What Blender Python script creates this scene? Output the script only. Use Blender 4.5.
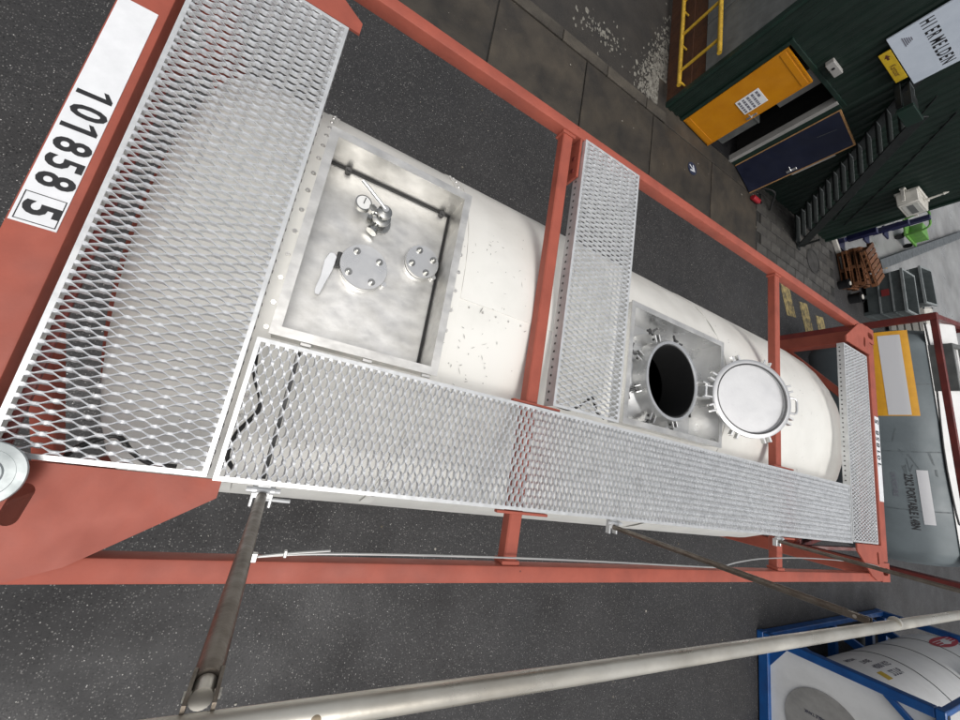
import bpy, bmesh, math, random
from mathutils import Vector, Matrix
random.seed(7)
rad = math.radians
for o in list(bpy.data.objects): bpy.data.objects.remove(o)
scene = bpy.context.scene
COL = scene.collection

# ------------------------------------------------------------------ camera
cam_data = bpy.data.cameras.new('Camera')
cam = bpy.data.objects.new('Camera', cam_data); COL.objects.link(cam)
RX, RY, RZ = (0.86044, 0.166228, 0.481676), (0.253296, -0.959759, -0.121258), (0.442137, 0.226342, -0.86792)
CAMP = (0.76, 0.53, 4.75)
mw = Matrix.Identity(4)
for i in range(3):
    mw[i][0] = RX[i]; mw[i][1] = -RY[i]; mw[i][2] = -RZ[i]; mw[i][3] = CAMP[i]
cam.matrix_world = mw
cam_data.sensor_fit = 'HORIZONTAL'; cam_data.sensor_width = 36.0; cam_data.lens = 14.42
cam_data.clip_start = 0.02; cam_data.clip_end = 600
scene.camera = cam

# ------------------------------------------------------------------ sky and sun (overcast)
world = bpy.data.worlds.new('World'); scene.world = world; world.use_nodes = True
wn = world.node_tree.nodes; wl = world.node_tree.links; wn.clear()
SUN_EL, SUN_AZ = rad(72), rad(200)
sky = wn.new('ShaderNodeTexSky'); sky.sky_type = 'NISHITA'; sky.sun_disc = False
sky.sun_elevation = SUN_EL; sky.sun_rotation = SUN_AZ; sky.dust_density = 5.0; sky.air_density = 1.0; sky.ozone_density = 1.0
hs = wn.new('ShaderNodeHueSaturation'); hs.inputs['Saturation'].default_value = 0.22
bg = wn.new('ShaderNodeBackground'); bg.inputs['Strength'].default_value = 0.135
wo = wn.new('ShaderNodeOutputWorld')
wl.new(sky.outputs[0], hs.inputs['Color']); wl.new(hs.outputs[0], bg.inputs[0]); wl.new(bg.outputs[0], wo.inputs[0])
sd = bpy.data.lights.new('Sun', 'SUN'); sd.energy = 1.1; sd.angle = rad(25); sd.color = (1.0, 0.97, 0.93)
sun = bpy.data.objects.new('Sun', sd); COL.objects.link(sun)
sdir = Vector((math.sin(SUN_AZ)*math.cos(SUN_EL), math.cos(SUN_AZ)*math.cos(SUN_EL), math.sin(SUN_EL)))
sun.rotation_euler = sdir.to_track_quat('Z', 'Y').to_euler(); sun.location = (0, 0, 30)
vs = scene.view_settings
vs.view_transform = 'Standard'; vs.look = 'None'; vs.exposure = 0.0; vs.gamma = 1.0; vs.use_curve_mapping = False

# ------------------------------------------------------------------ materials
def srgb(r, g, b):
    f = lambda c: (c/255/12.92) if c/255 <= 0.04045 else ((c/255+0.055)/1.055)**2.4
    return (f(r), f(g), f(b))
MATS = {}
def mk(name, c1, c2=None, scale=4.0, lo=0.4, hi=0.65, rough=0.5, rvar=0.12, metal=0.0, bump=0.0, bscale=60.0,
       specks=(), stretch=None, detail=5.0, rnd=0.0, coat=0.0):
    """specks: list of (colour, cell scale, radius, share of cells, roughness shift)"""
    m = bpy.data.materials.new(name); m.use_nodes = True
    nt = m.node_tree; N = nt.nodes; L = nt.links
    b = N['Principled BSDF']
    tc = N.new('ShaderNodeTexCoord'); vec = tc.outputs['Object']
    if stretch:
        mp = N.new('ShaderNodeMapping'); mp.inputs['Scale'].default_value = stretch
        L.new(vec, mp.inputs['Vector']); svec = mp.outputs[0]
    else: svec = vec
    ns = N.new('ShaderNodeTexNoise'); ns.inputs['Scale'].default_value = scale; ns.inputs['Detail'].default_value = detail
    ns.inputs['Roughness'].default_value = 0.62
    L.new(svec, ns.inputs['Vector'])
    rp = N.new('ShaderNodeMapRange'); rp.inputs['From Min'].default_value = lo; rp.inputs['From Max'].default_value = hi
    L.new(ns.outputs['Fac'], rp.inputs['Value'])
    mx = N.new('ShaderNodeMix'); mx.data_type = 'RGBA'
    mx.inputs['A'].default_value = (*c1, 1); mx.inputs['B'].default_value = (*(c2 or c1), 1)
    L.new(rp.outputs[0], mx.inputs['Factor'])
    col = mx.outputs['Result']
    for (sc, cs, r, share) in specks:
        vo = N.new('ShaderNodeTexVoronoi'); vo.inputs['Scale'].default_value = cs
        L.new(vec, vo.inputs['Vector'])
        lt = N.new('ShaderNodeMath'); lt.operation = 'LESS_THAN'; lt.inputs[1].default_value = r
        L.new(vo.outputs['Distance'], lt.inputs[0])
        sp = N.new('ShaderNodeSeparateColor'); L.new(vo.outputs['Color'], sp.inputs[0])
        gt = N.new('ShaderNodeMath'); gt.operation = 'GREATER_THAN'; gt.inputs[1].default_value = 1-share
        L.new(sp.outputs[0], gt.inputs[0])
        mu = N.new('ShaderNodeMath'); mu.operation = 'MULTIPLY'
        L.new(lt.outputs[0], mu.inputs[0]); L.new(gt.outputs[0], mu.inputs[1])
        m2 = N.new('ShaderNodeMix'); m2.data_type = 'RGBA'; m2.inputs['B'].default_value = (*sc, 1)
        L.new(mu.outputs[0], m2.inputs['Factor']); L.new(col, m2.inputs['A']); col = m2.outputs['Result']
    if rnd:
        oi = N.new('ShaderNodeObjectInfo')
        mr = N.new('ShaderNodeMapRange'); mr.inputs['To Min'].default_value = 1-rnd; mr.inputs['To Max'].default_value = 1+rnd
        L.new(oi.outputs['Random'], mr.inputs['Value'])
        h2 = N.new('ShaderNodeHueSaturation'); L.new(mr.outputs[0], h2.inputs['Value']); L.new(col, h2.inputs['Color']); col = h2.outputs[0]
    L.new(col, b.inputs['Base Color'])
    n2 = N.new('ShaderNodeTexNoise'); n2.inputs['Scale'].default_value = scale*1.7; n2.inputs['Detail'].default_value = 4
    L.new(svec, n2.inputs['Vector'])
    r2 = N.new('ShaderNodeMapRange'); r2.inputs['From Min'].default_value = .3; r2.inputs['From Max'].default_value = .7
    r2.inputs['To Min'].default_value = max(0.02, rough-rvar); r2.inputs['To Max'].default_value = min(1, rough+rvar)
    L.new(n2.outputs['Fac'], r2.inputs['Value']); L.new(r2.outputs[0], b.inputs['Roughness'])
    b.inputs['Metallic'].default_value = metal
    if coat: b.inputs['Coat Weight'].default_value = coat; b.inputs['Coat Roughness'].default_value = 0.15
    if bump:
        n3 = N.new('ShaderNodeTexNoise'); n3.inputs['Scale'].default_value = bscale; n3.inputs['Detail'].default_value = 4
        L.new(vec, n3.inputs['Vector'])
        bp = N.new('ShaderNodeBump'); bp.inputs['Strength'].default_value = bump; bp.inputs['Distance'].default_value = 0.01
        L.new(n3.outputs['Fac'], bp.inputs['Height']); L.new(bp.outputs[0], b.inputs['Normal'])
    MATS[name] = m
    return m
W = (0.8, 0.8, 0.78)
mk('red_paint', (0.37, 0.085, 0.052), (0.28, 0.064, 0.040), 6, .35, .7, .62, .06, bump=.05, bscale=90,
   specks=[((0.10, 0.03, 0.02), 9, .05, .16), ((0.55, 0.2, 0.14), 21, .05, .1)])
mk('dark_red_paint', (0.16, 0.022, 0.016), (0.09, 0.014, 0.012), 5, .35, .7, .5, bump=.1)
mk('tank_white', (0.80, 0.79, 0.74), (0.68, 0.67, 0.62), 2.2, .45, .8, .42, .14, bump=.06, bscale=14,
   specks=[((0.34, 0.33, 0.30), 16, .055, .14), ((0.25, 0.24, 0.22), 41, .09, .03), ((0.45, 0.44, 0.41), 7, .03, .25)])
mk('white_panel', (0.80, 0.80, 0.78), (0.72, 0.72, 0.70), 3, .4, .7, .45)
mk('galvanised', (0.90, 0.91, 0.92), (0.74, 0.75, 0.76), 26, .35, .65, .42, .12, metal=.72, bump=.1, bscale=120)
mk('galv_white', (0.74, 0.75, 0.75), (0.62, 0.63, 0.63), 18, .35, .65, .38, .1, metal=.55, bump=.05)
mk('stainless', (0.84, 0.83, 0.80), (0.56, 0.55, 0.52), 6, .32, .72, .42, .12, metal=.88, bump=.06, bscale=30, stretch=(1, 1.6, 1), detail=9)
mk('stainless_clean', (0.84, 0.84, 0.83), (0.70, 0.70, 0.69), 5, .3, .7, .32, .1, metal=.92, bump=.03, bscale=30)
mk('valve_steel', (0.52, 0.52, 0.50), (0.30, 0.30, 0.29), 18, .35, .65, .24, .08, metal=1)
mk('cap_zinc', (0.42, 0.45, 0.45), (0.30, 0.33, 0.33), 14, .35, .65, .5, .1, metal=.5)
mk('lid_inner', (0.72, 0.72, 0.72), (0.62, 0.62, 0.62), 4, .3, .7, .42, .08, metal=.75, bump=.03)
mk('dark_steel', (0.10, 0.10, 0.10), (0.05, 0.05, 0.05), 6, rough=.5, metal=.6)
mk('manhole_shade', (0.004, 0.004, 0.004), (0.003, 0.003, 0.003), 3, rough=.8)  # near black: the unlit manhole interior is put into the colour
mk('old_pipe', (0.27, 0.24, 0.20), (0.13, 0.10, 0.075), 14, .3, .7, .4, .12, metal=.75, bump=.15, bscale=70)
mk('rail_pipe', (0.72, 0.69, 0.61), (0.46, 0.42, 0.35), 10, .35, .75, .36, .14, metal=.7, bump=.07, bscale=40, stretch=(.5, 1, 1),
   specks=[((0.2, 0.16, 0.11), 26, .16, .12)])
mk('scuff_grey', (0.26, 0.25, 0.235), (0.5, 0.49, 0.46), 30, rough=.6)
mk('litter', (0.36, 0.34, 0.30), (0.10, 0.085, 0.06), .9, .45, .55, rough=.8)
mk('wire', (0.6, 0.6, 0.58), rough=.4, metal=.8)
mk('black_rubber', (0.012, 0.012, 0.012), rough=.5)
mk('lettering_black', (0.012, 0.012, 0.014), rough=.5)
mk('lettering_grey', (0.16, 0.16, 0.19), rough=.6)
mk('plate_white', (0.78, 0.79, 0.80), (0.70, 0.71, 0.72), 9, rough=.45)
mk('asphalt', (0.0155, 0.015, 0.0155), (0.030, 0.0285, 0.0285), 0.8, .3, .75, .62, .16, bump=.7, bscale=55, detail=9,
   specks=[((0.075, 0.072, 0.07), 58, .34, .36), ((0.008, 0.008, 0.008), 40, .34, .34), ((0.17, 0.165, 0.155), 42, .24, .24), ((0.42, 0.41, 0.39), 27, .13, .17)])
mk('slab_concrete', (0.056, 0.045, 0.032), (0.017, 0.0145, 0.012), 1.3, .34, .66, .72, .12, bump=.35, bscale=45, rnd=.12, detail=9,
   specks=[((0.13, 0.115, 0.09), 30, .12, .08), ((0.014, 0.012, 0.01), 11, .1, .1)])
mk('stone_paving', (0.068, 0.064, 0.057), (0.026, 0.024, 0.022), 2.5, .3, .7, .6, .15, bump=.4, bscale=30, rnd=.3, detail=8)
mk('kerb_stone', (0.075, 0.064, 0.049), (0.034, 0.029, 0.023), 3, .3, .7, .75, bump=.4, bscale=35, rnd=.15, detail=8)
mk('joint_dirt', (0.010, 0.010, 0.009), (0.02, 0.018, 0.015), 6, rough=.8)
mk('peeling', (0.018, 0.016, 0.014), (0.034, 0.029, 0.024), 1.5, .35, .7, .75, bump=.5, bscale=30, detail=8)
mk('peel_paint', (0.22, 0.21, 0.18), (0.11, 0.10, 0.085), 8, rough=.7, bump=.3)
mk('yard_concrete', (0.30, 0.305, 0.30), (0.15, 0.15, 0.15), 0.55, .3, .7, .42, .22, bump=.15, bscale=20, detail=9)
mk('green_clad', (0.007, 0.021, 0.014), (0.0045, 0.013, 0.009), 2, .3, .7, .5, .1)
mk('green_trim', (0.008, 0.026, 0.018), (0.006, 0.018, 0.013), 3, rough=.45)
mk('yellow_door', (0.56, 0.22, 0.003), (0.50, 0.185, 0.003), 3, rough=.42, bump=.05)
mk('door_edge', (0.40, 0.22, 0.09), (0.30, 0.16, 0.06), 12, rough=.6)
mk('blue_door', (0.006, 0.009, 0.026), (0.008, 0.012, 0.034), 3, rough=.45)
mk('door_handle', (0.7, 0.7, 0.7), rough=.3, metal=.9)
mk('grey_panel', (0.13, 0.135, 0.13), (0.09, 0.094, 0.09), 4, rough=.6)
mk('room_shade', (0.035, 0.034, 0.032), (0.024, 0.023, 0.022), 4, rough=.7)  # wall colour lowered to paint in the room's lack of light
mk('pale_wall', (0.36, 0.35, 0.33), (0.27, 0.265, 0.25), 3, rough=.6)
mk('rust_brown', (0.05, 0.018, 0.007), (0.09, 0.03, 0.008), 5, .3, .7, .75, bump=.4)
mk('black', (0.007, 0.007, 0.008), rough=.55)
mk('stair_black', (0.008, 0.010, 0.010), (0.014, 0.017, 0.016), 6, rough=.5)
mk('tread_grey', (0.13, 0.14, 0.14), (0.08, 0.09, 0.09), 9, rough=.5, metal=.4)
mk('sign_white', (0.62, 0.68, 0.76), (0.56, 0.62, 0.70), 3, rough=.4)
mk('sign_yellow', (0.62, 0.42, 0.02), (0.5, 0.33, 0.02), 8, rough=.5)
mk('sign_brown', (0.10, 0.03, 0.015), rough=.6)
mk('rail_yellow', (0.58, 0.36, 0.03), (0.40, 0.24, 0.02), 10, rough=.5, bump=.1)
mk('blue_frame', (0.007, 0.085, 0.29), (0.006, 0.055, 0.20), 3, rough=.42, bump=.05)
mk('navy', (0.006, 0.008, 0.045), (0.01, 0.012, 0.05), 4, rough=.45)
mk('grey_tank', (0.155, 0.185, 0.195), (0.105, 0.128, 0.137), 1.3, .35, .7, .5, .1, bump=.05, detail=8,
   specks=[((0.07, 0.08, 0.085), 13, .06, .2)])
mk('smear', (0.085, 0.10, 0.105), (0.125, 0.15, 0.158), 12, rough=.6)
mk('placard_yellow', (0.68, 0.33, 0.006), (0.6, 0.28, 0.006), 5, rough=.5)
mk('placard_blank', (0.58, 0.58, 0.59), rough=.6)
mk('bin_grey', (0.085, 0.10, 0.10), (0.06, 0.072, 0.072), 5, rough=.5, bump=.08)
mk('bin_light', (0.24, 0.26, 0.26), (0.18, 0.2, 0.2), 5, rough=.5)
mk('bin_red', (0.22, 0.03, 0.03), rough=.5)
mk('pallet_wood', (0.17, 0.065, 0.022), (0.09, 0.034, 0.013), 6, .3, .7, .75, rnd=.3, stretch=(1, 6, 1), bump=.2)
mk('plank_pale', (0.32, 0.22, 0.09), (0.24, 0.16, 0.07), 6, rough=.7, rnd=.2)
mk('crate_white', (0.55, 0.53, 0.48), (0.42, 0.40, 0.36), 5, rough=.6)
mk('lamp_glass', (0.50, 0.50, 0.46), (0.42, 0.42, 0.38), 5, rough=.2)
mk('lamp_body', (0.62, 0.60, 0.54), (0.52, 0.50, 0.45), 6, rough=.45)
mk('marking_yellow', (0.34, 0.26, 0.10), (0.07, 0.058, 0.035), 6, .40, .62, .7, bump=.2)
mk('marking_blue', (0.012, 0.02, 0.05), (0.022, 0.026, 0.045), 12, rough=.6)
mk('marking_white', (0.55, 0.58, 0.62), (0.4, 0.42, 0.45), 10, rough=.6)
mk('iron_cover', (0.055, 0.053, 0.05), (0.032, 0.03, 0.028), 9, rough=.5, metal=.4, bump=.3)
mk('lime_green', (0.12, 0.30, 0.05), (0.08, 0.22, 0.04), 6, rough=.5)
mk('steel_beam', (0.075, 0.085, 0.09), (0.055, 0.062, 0.066), 3, rough=.45)
mk('safety_red', (0.30, 0.012, 0.02), rough=.45)
mk('gauge_face', (0.75, 0.75, 0.73), rough=.3)
mk('logo_red', (0.45, 0.03, 0.05), rough=.5)

# ------------------------------------------------------------------ mesh helpers
OFF = {}
class G:
    def __init__(s): s.v = []; s.f = []; s.m = None
    def add(s, vs, fs):
        n = len(s.v)
        for p in vs:
            p = Vector(p)
            s.v.append(s.m @ p if s.m else p)
        s.f += [tuple(i+n for i in f) for f in fs]
        return s
    def box(s, x0, x1, y0, y1, z0, z1):
        return s.add([(x0, y0, z0), (x1, y0, z0), (x1, y1, z0), (x0, y1, z0), (x0, y0, z1), (x1, y0, z1), (x1, y1, z1), (x0, y1, z1)],
                     [(3, 2, 1, 0), (4, 5, 6, 7), (0, 1, 5, 4), (1, 2, 6, 5), (2, 3, 7, 6), (3, 0, 4, 7)])
    def bar(s, p, q, w, h, up=(0, 0, 1)):
        p = Vector(p); q = Vector(q); d = (q-p).normalized(); sd = d.cross(Vector(up)).normalized(); u = sd.cross(d)
        vs = []
        for c in (p, q):
            for a, b in ((-1, -1), (1, -1), (1, 1), (-1, 1)): vs.append(c+sd*(a*w/2)+u*(b*h/2))
        return s.add(vs, [(0, 1, 2, 3), (7, 6, 5, 4), (0, 4, 5, 1), (1, 5, 6, 2), (2, 6, 7, 3), (3, 7, 4, 0)])
    def cyl(s, p, q, r0, r1=None, n=16, cap=True):
        r1 = r0 if r1 is None else r1
        p = Vector(p); q = Vector(q); d = (q-p).normalized()
        a = Vector((1, 0, 0)) if abs(d.x) < .9 else Vector((0, 1, 0))
        e1 = d.cross(a).normalized(); e2 = d.cross(e1)
        vs = []
        for c, r in ((p, r0), (q, r1)):
            for i in range(n):
                t = 2*math.pi*i/n; vs.append(c+e1*(r*math.cos(t))+e2*(r*math.sin(t)))
        fs = [(i, (i+1) % n, n+(i+1) % n, n+i) for i in range(n)]
        if cap: fs += [tuple(range(n-1, -1, -1)), tuple(range(n, 2*n))]
        return s.add(vs, fs)
    def tube(s, pts, r, n=10, cap=True):
        pts = [Vector(p) for p in pts]; k = len(pts); vs = []
        up = Vector((0.13, 0.21, 0.97)).normalized()
        for i, p in enumerate(pts):
            d = (pts[min(i+1, k-1)]-pts[max(i-1, 0)]).normalized()
            e1 = d.cross(up)
            if e1.length < 1e-3: e1 = d.cross(Vector((1, 0, 0)))
            e1.normalize(); e2 = d.cross(e1)
            for j in range(n):
                t = 2*math.pi*j/n; vs.append(p+e1*(r*math.cos(t))+e2*(r*math.sin(t)))
        fs = []
        for i in range(k-1):
            for j in range(n): fs.append((i*n+j, i*n+(j+1) % n, (i+1)*n+(j+1) % n, (i+1)*n+j))
        if cap: fs += [tuple(range(n-1, -1, -1)), tuple(range((k-1)*n, k*n))]
        return s.add(vs, fs)
    def lathe(s, c, prof, n=40, axis='z'):
        """prof: list of (r, h)"""
        vs = []; fs = []; k = len(prof); c = Vector(c)
        for r, h in prof:
            for j in range(n):
                t = 2*math.pi*j/n; a, b = r*math.cos(t), r*math.sin(t)
                vs.append(c+(Vector((a, b, h)) if axis == 'z' else Vector((h, a, b)) if axis == 'x' else Vector((b, h, a))))
        for i in range(k-1):
            for j in range(n): fs.append((i*n+j, i*n+(j+1) % n, (i+1)*n+(j+1) % n, (i+1)*n+j))
        return s.add(vs, fs)
    def prism(s, poly, z0, z1):
        n = len(poly)
        vs = [(x, y, z0) for x, y in poly]+[(x, y, z1) for x, y in poly]
        return s.add(vs, [tuple(range(n-1, -1, -1)), tuple(range(n, 2*n))]+[(i, (i+1) % n, n+(i+1) % n, n+i) for i in range(n)])
    def holed(s, outer, holes, z0, z1):
        """plate with holes; outer and holes are lists of (x, y)"""
        b = bmesh.new(); es = []
        for loop in [outer]+holes:
            vv = [b.verts.new((x, y, 0)) for x, y in loop]
            for i in range(len(vv)): es.append(b.edges.new((vv[i], vv[(i+1) % len(vv)])))
        bmesh.ops.triangle_fill(b, use_beauty=True, use_dissolve=False, edges=es, normal=(0, 0, 1))
        b.verts.index_update()
        P = [(v.co.x, v.co.y) for v in b.verts]; F = [tuple(v.index for v in f.verts) for f in b.faces]; b.free()
        n = len(P)
        vs = [(x, y, z1) for x, y in P]+[(x, y, z0) for x, y in P]
        fs = list(F)+[tuple(i+n for i in reversed(f)) for f in F]
        k = 0
        for li, loop in enumerate([outer]+holes):
            m = len(loop)
            for i in range(m):
                a, c = k+i, k+(i+1) % m
                fs.append((a, a+n, c+n, c))
            k += m
        return s.add(vs, fs)
def ringpoly(cx, cy, r, n=32): return [(cx+r*math.cos(2*math.pi*i/n), cy+r*math.sin(2*math.pi*i/n)) for i in range(n)]
def stadium(cx, cy, l, r, ang=0, n=8):
    pts = []
    for sgn, a0 in ((1, -math.pi/2), (-1, math.pi/2)):
        for i in range(n+1):
            t = a0+math.pi*i/n; pts.append((sgn*l/2+r*math.cos(t), r*math.sin(t)))
    c, s_ = math.cos(ang), math.sin(ang)
    return [(cx+x*c-y*s_, cy+x*s_+y*c) for x, y in pts]

def build(name, g, mat, parent=None, smooth=False, bevel=0.0, kind=None, label=None, seg=1, sharp=35, recalc=True):
    me = bpy.data.meshes.new(name)
    xs = [p.x for p in g.v]; ys = [p.y for p in g.v]; zs = [p.z for p in g.v]
    c = Vector(((min(xs)+max(xs))/2, (min(ys)+max(ys))/2, min(zs)))
    me.from_pydata([tuple(p-c) for p in g.v], [], g.f)
    if bevel or recalc:
        b = bmesh.new(); b.from_mesh(me)
        if recalc: bmesh.ops.recalc_face_normals(b, faces=b.faces)
        if bevel:
            es = [e for e in b.edges if len(e.link_faces) == 2 and e.calc_face_angle(0) > .5]
            bmesh.ops.bevel(b, geom=es, offset=bevel, segments=seg, affect='EDGES', profile=.5, clamp_overlap=True)
        b.to_mesh(me); b.free()
    if smooth or bevel:
        me.polygons.foreach_set('use_smooth', [True]*len(me.polygons))
        me.set_sharp_from_angle(angle=rad(sharp))
    me.materials.append(MATS[mat]); me.update()
    o = bpy.data.objects.new(name, me); COL.objects.link(o)
    if parent is not None:
        o.parent = parent; o.location = c-OFF[parent]
    else: o.location = c
    OFF[o] = c
    if kind: o['kind'] = kind
    if label: o['label'] = label
    return o
def thing(name, label, cat, loc, group=None, rotz=None):
    o = bpy.data.objects.new(name, None); COL.objects.link(o)
    o.location = loc; o.empty_display_size = .2
    o['label'] = label; o['category'] = cat
    if group: o['group'] = group
    if rotz is None: OFF[o] = Vector(loc)
    else: o.rotation_euler = (0, 0, rotz); OFF[o] = Vector((0, 0, 0))
    return o
def tag(o, label, cat, group=None):
    o['label'] = label; o['category'] = cat
    if group: o['group'] = group
    return o
def struct(name, g, mat, **k):
    return build(name, g, mat, kind='structure', **k)
def dup(o, parent=None):
    c = o.copy(); COL.objects.link(c)
    if parent is not None: c.parent = parent
    OFF[c] = OFF[o]
    for ch in list(o.children): dup(ch, c)
    return c
_tcache = {}
def text_geo(txt, size, bold=0.0):
    key = (txt, size, bold)
    if key in _tcache: return _tcache[key]
    cu = bpy.data.curves.new('lettering', 'FONT'); cu.body = txt; cu.size = size; cu.offset = bold
    cu.align_x = 'CENTER'; cu.align_y = 'CENTER'; cu.resolution_u = 3
    ob = bpy.data.objects.new('lettering', cu); COL.objects.link(ob)
    bpy.context.view_layer.update()
    me = bpy.data.meshes.new_from_object(ob.evaluated_get(bpy.context.evaluated_depsgraph_get()))
    r = ([tuple(v.co) for v in me.vertices], [tuple(p.vertices) for p in me.polygons])
    bpy.data.objects.remove(ob); bpy.data.curves.remove(cu); bpy.data.meshes.remove(me)
    _tcache[key] = r
    return r
def put_text(g, txt, size, fn, bold=0.0, sx=1.0):
    """fn maps (u, v) in the text plane to a 3D point"""
    vs, fs = text_geo(txt, size, bold)
    g.add([fn(x*sx, y) for x, y, z in vs], fs)

def put_chars(g, txt, size, adv, fn, bold=0.0, sx=1.0):
    """evenly spaced letters; the figure 1 is drawn with a flag"""
    x = -adv*(len(txt)-1)/2
    for ch in txt:
        if ch == '1':
            h = size*.36; w = size*.055+bold
            g.add([fn(x+a*sx, b) for a, b in ((-w, -h), (w, -h), (w, h), (-w*.6, h), (-w*3.6, h*.62), (-w*3.6, h*.36), (-w, h*.60))], [(0, 1, 2, 3, 4, 5, 6)])
        elif ch != ' ': put_text(g, ch, size, lambda u, v, x=x: fn(x+u, v), bold, sx)
        x += adv
# ------------------------------------------------------------------ ground
g = G(); g.box(-60, 120, -60, 120, -.3, 0); struct('ground', g, 'asphalt')
# concrete pavement in front of the office: slabs with open joints over a dark bed
g = G(); g.box(-14, 14.75, 6.45, 9.2, 0, .012); pave = struct('pavement', g, 'joint_dirt')
xs0 = [-13.2, -11.2, -9.3, -7.3, -5.4, -3.5, -1.55, .38, 2.36, 4.33, 6.25, 8.35, 10.3]
for i in range(len(xs0)-1):
    g = G(); dz = random.uniform(-.004, .004)
    g.box(xs0[i]+.014, xs0[i+1]-.014, 6.47, 8.02, .004, .05+dz)
    build('slab', g, 'slab_concrete', pave, bevel=.008)
for i in range(-14, 13):
    x = i*1.15-.9
    if x > 6.4: continue
    g = G(); g.box(x+.008, min(x+1.142, 6.62), 8.04, 8.30, .004, .07); build('kerb_stone', g, 'kerb_stone', pave, bevel=.012)
g = G(); g.box(6.35, 10.3, 8.04, 9.1, .004, .047); build('slab', g, 'slab_concrete', pave, bevel=.008)
# stone setts further along
for ix in range(9):
    for iy in range(7):
        x0 = 10.32+ix*.49; y0 = 6.48+iy*.30; off = .2*(iy % 2)
        if x0+off+.48 > 14.75: continue
        g = G(); g.box(x0+off+.008, x0+off+.48, y0+.008, y0+.292, .004, .046+random.uniform(-.004, .004))
        build('paving_stone', g, 'stone_paving', pave, bevel=.008)
# worn concrete apron behind the kerb, with peeling paint
g = G(); g.box(-14, 6.62, 8.32, 20, 0, .03); struct('apron', g, 'peeling')
g = G(); rp = random.Random(3)
for i in range(1900):
    y = 8.36+abs(rp.gauss(0, .9)); x = 6.60-abs(rp.gauss(0, .16+.16*max(0, 1.6-abs(y-8.8))))
    if rp.random() < .05: x = rp.gauss(4.6, .35); y = rp.gauss(8.95, .2)
    n = rp.randint(5, 8); r = rp.uniform(.006, .034)*(1 if rp.random() < .9 else 1.8)
    poly = []
    for k in range(n):
        a = 2*math.pi*k/n; q = r*rp.uniform(.3, 1.25); poly.append((x+q*math.cos(a), y+1.7*q*math.sin(a)))
    if max(p[0] for p in poly) > 6.6 or min(p[1] for p in poly) < 8.33: continue
    g.add([(a, b, .0320+.0003*(i % 23)) for a, b in poly], [tuple(range(n))])
o = build('paint_flakes', g, 'peel_paint', None, kind='stuff', recalc=False)
tag(o, 'peeling pale paint flakes on the dark apron beside the yellow railing', 'paint')
# brighter wet yard beyond the office corner
g = G(); g.prism([(15.0, 8.62), (24, 6.9), (100, -2), (100, 100), (15.0, 100)], 0, .02); struct('yard_floor', g, 'yard_concrete')
# yellow hatch on the asphalt
for i, (x, y) in enumerate([(11.75, 5.72), (12.75, 5.55), (13.7, 5.45)]):
    g = G(); g.prism([(x+.15, y-.42), (x+.62, y-.34), (x+.25, y+.45), (x-.22, y+.36)], .001, .005)
    struct('road_marking', g, 'marking_yellow')

# ------------------------------------------------------------------ the red framed tank container
TX, TY, TZ, TR = 3.03, 1.219, 2.02, 1.152
T, B = 3.26, .669
tank = thing('tank_container', 'white tank container in a red frame with galvanised walkways on top', 'tank container', (TX, TY, 0))
def mir(fx, fy):
    return lambda x, y: ((6.058-x) if fx else x, (2.438-y) if fy else y)
for y0 in (0, 2.368):
    g = G(); g.box(.17, 5.88, y0, y0+.07, 3.178, 3.252); build('top_rail', g, 'red_paint', tank, bevel=.008, seg=2)
    g = G(); g.box(.17, 5.88, y0, y0+.07, B+.02, B+.14); build('bottom_rail', g, 'red_paint', tank, bevel=.008)
for x0 in (1.815, 4.125):
    g = G(); g.box(x0, x0+.068, .07, 2.368, 3.176, 3.236); cb = build('cross_brace', g, 'red_paint', tank, bevel=.006)
    for yy in (.07, 2.35):
        g = G(); g.box(x0-.012, x0+.08, yy, yy+.018, 3.17, 3.244); build('weld_plate', g, 'red_paint', cb, bevel=.003)
    # small angle tabs that carry the walkway
    for ya_ in (.285, .778):
        g = G(); g.box(x0-.09, x0+.19, ya_, ya_+.012, 3.237, 3.262); build('support_tab', g, 'red_paint', cb, bevel=.002)
for x0 in (1.5, 3.2, 4.6):
    g = G(); g.box(x0, x0+.08, .07, 2.368, B+.03, B+.12); build('floor_beam', g, 'red_paint', tank, bevel=.006)
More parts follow.
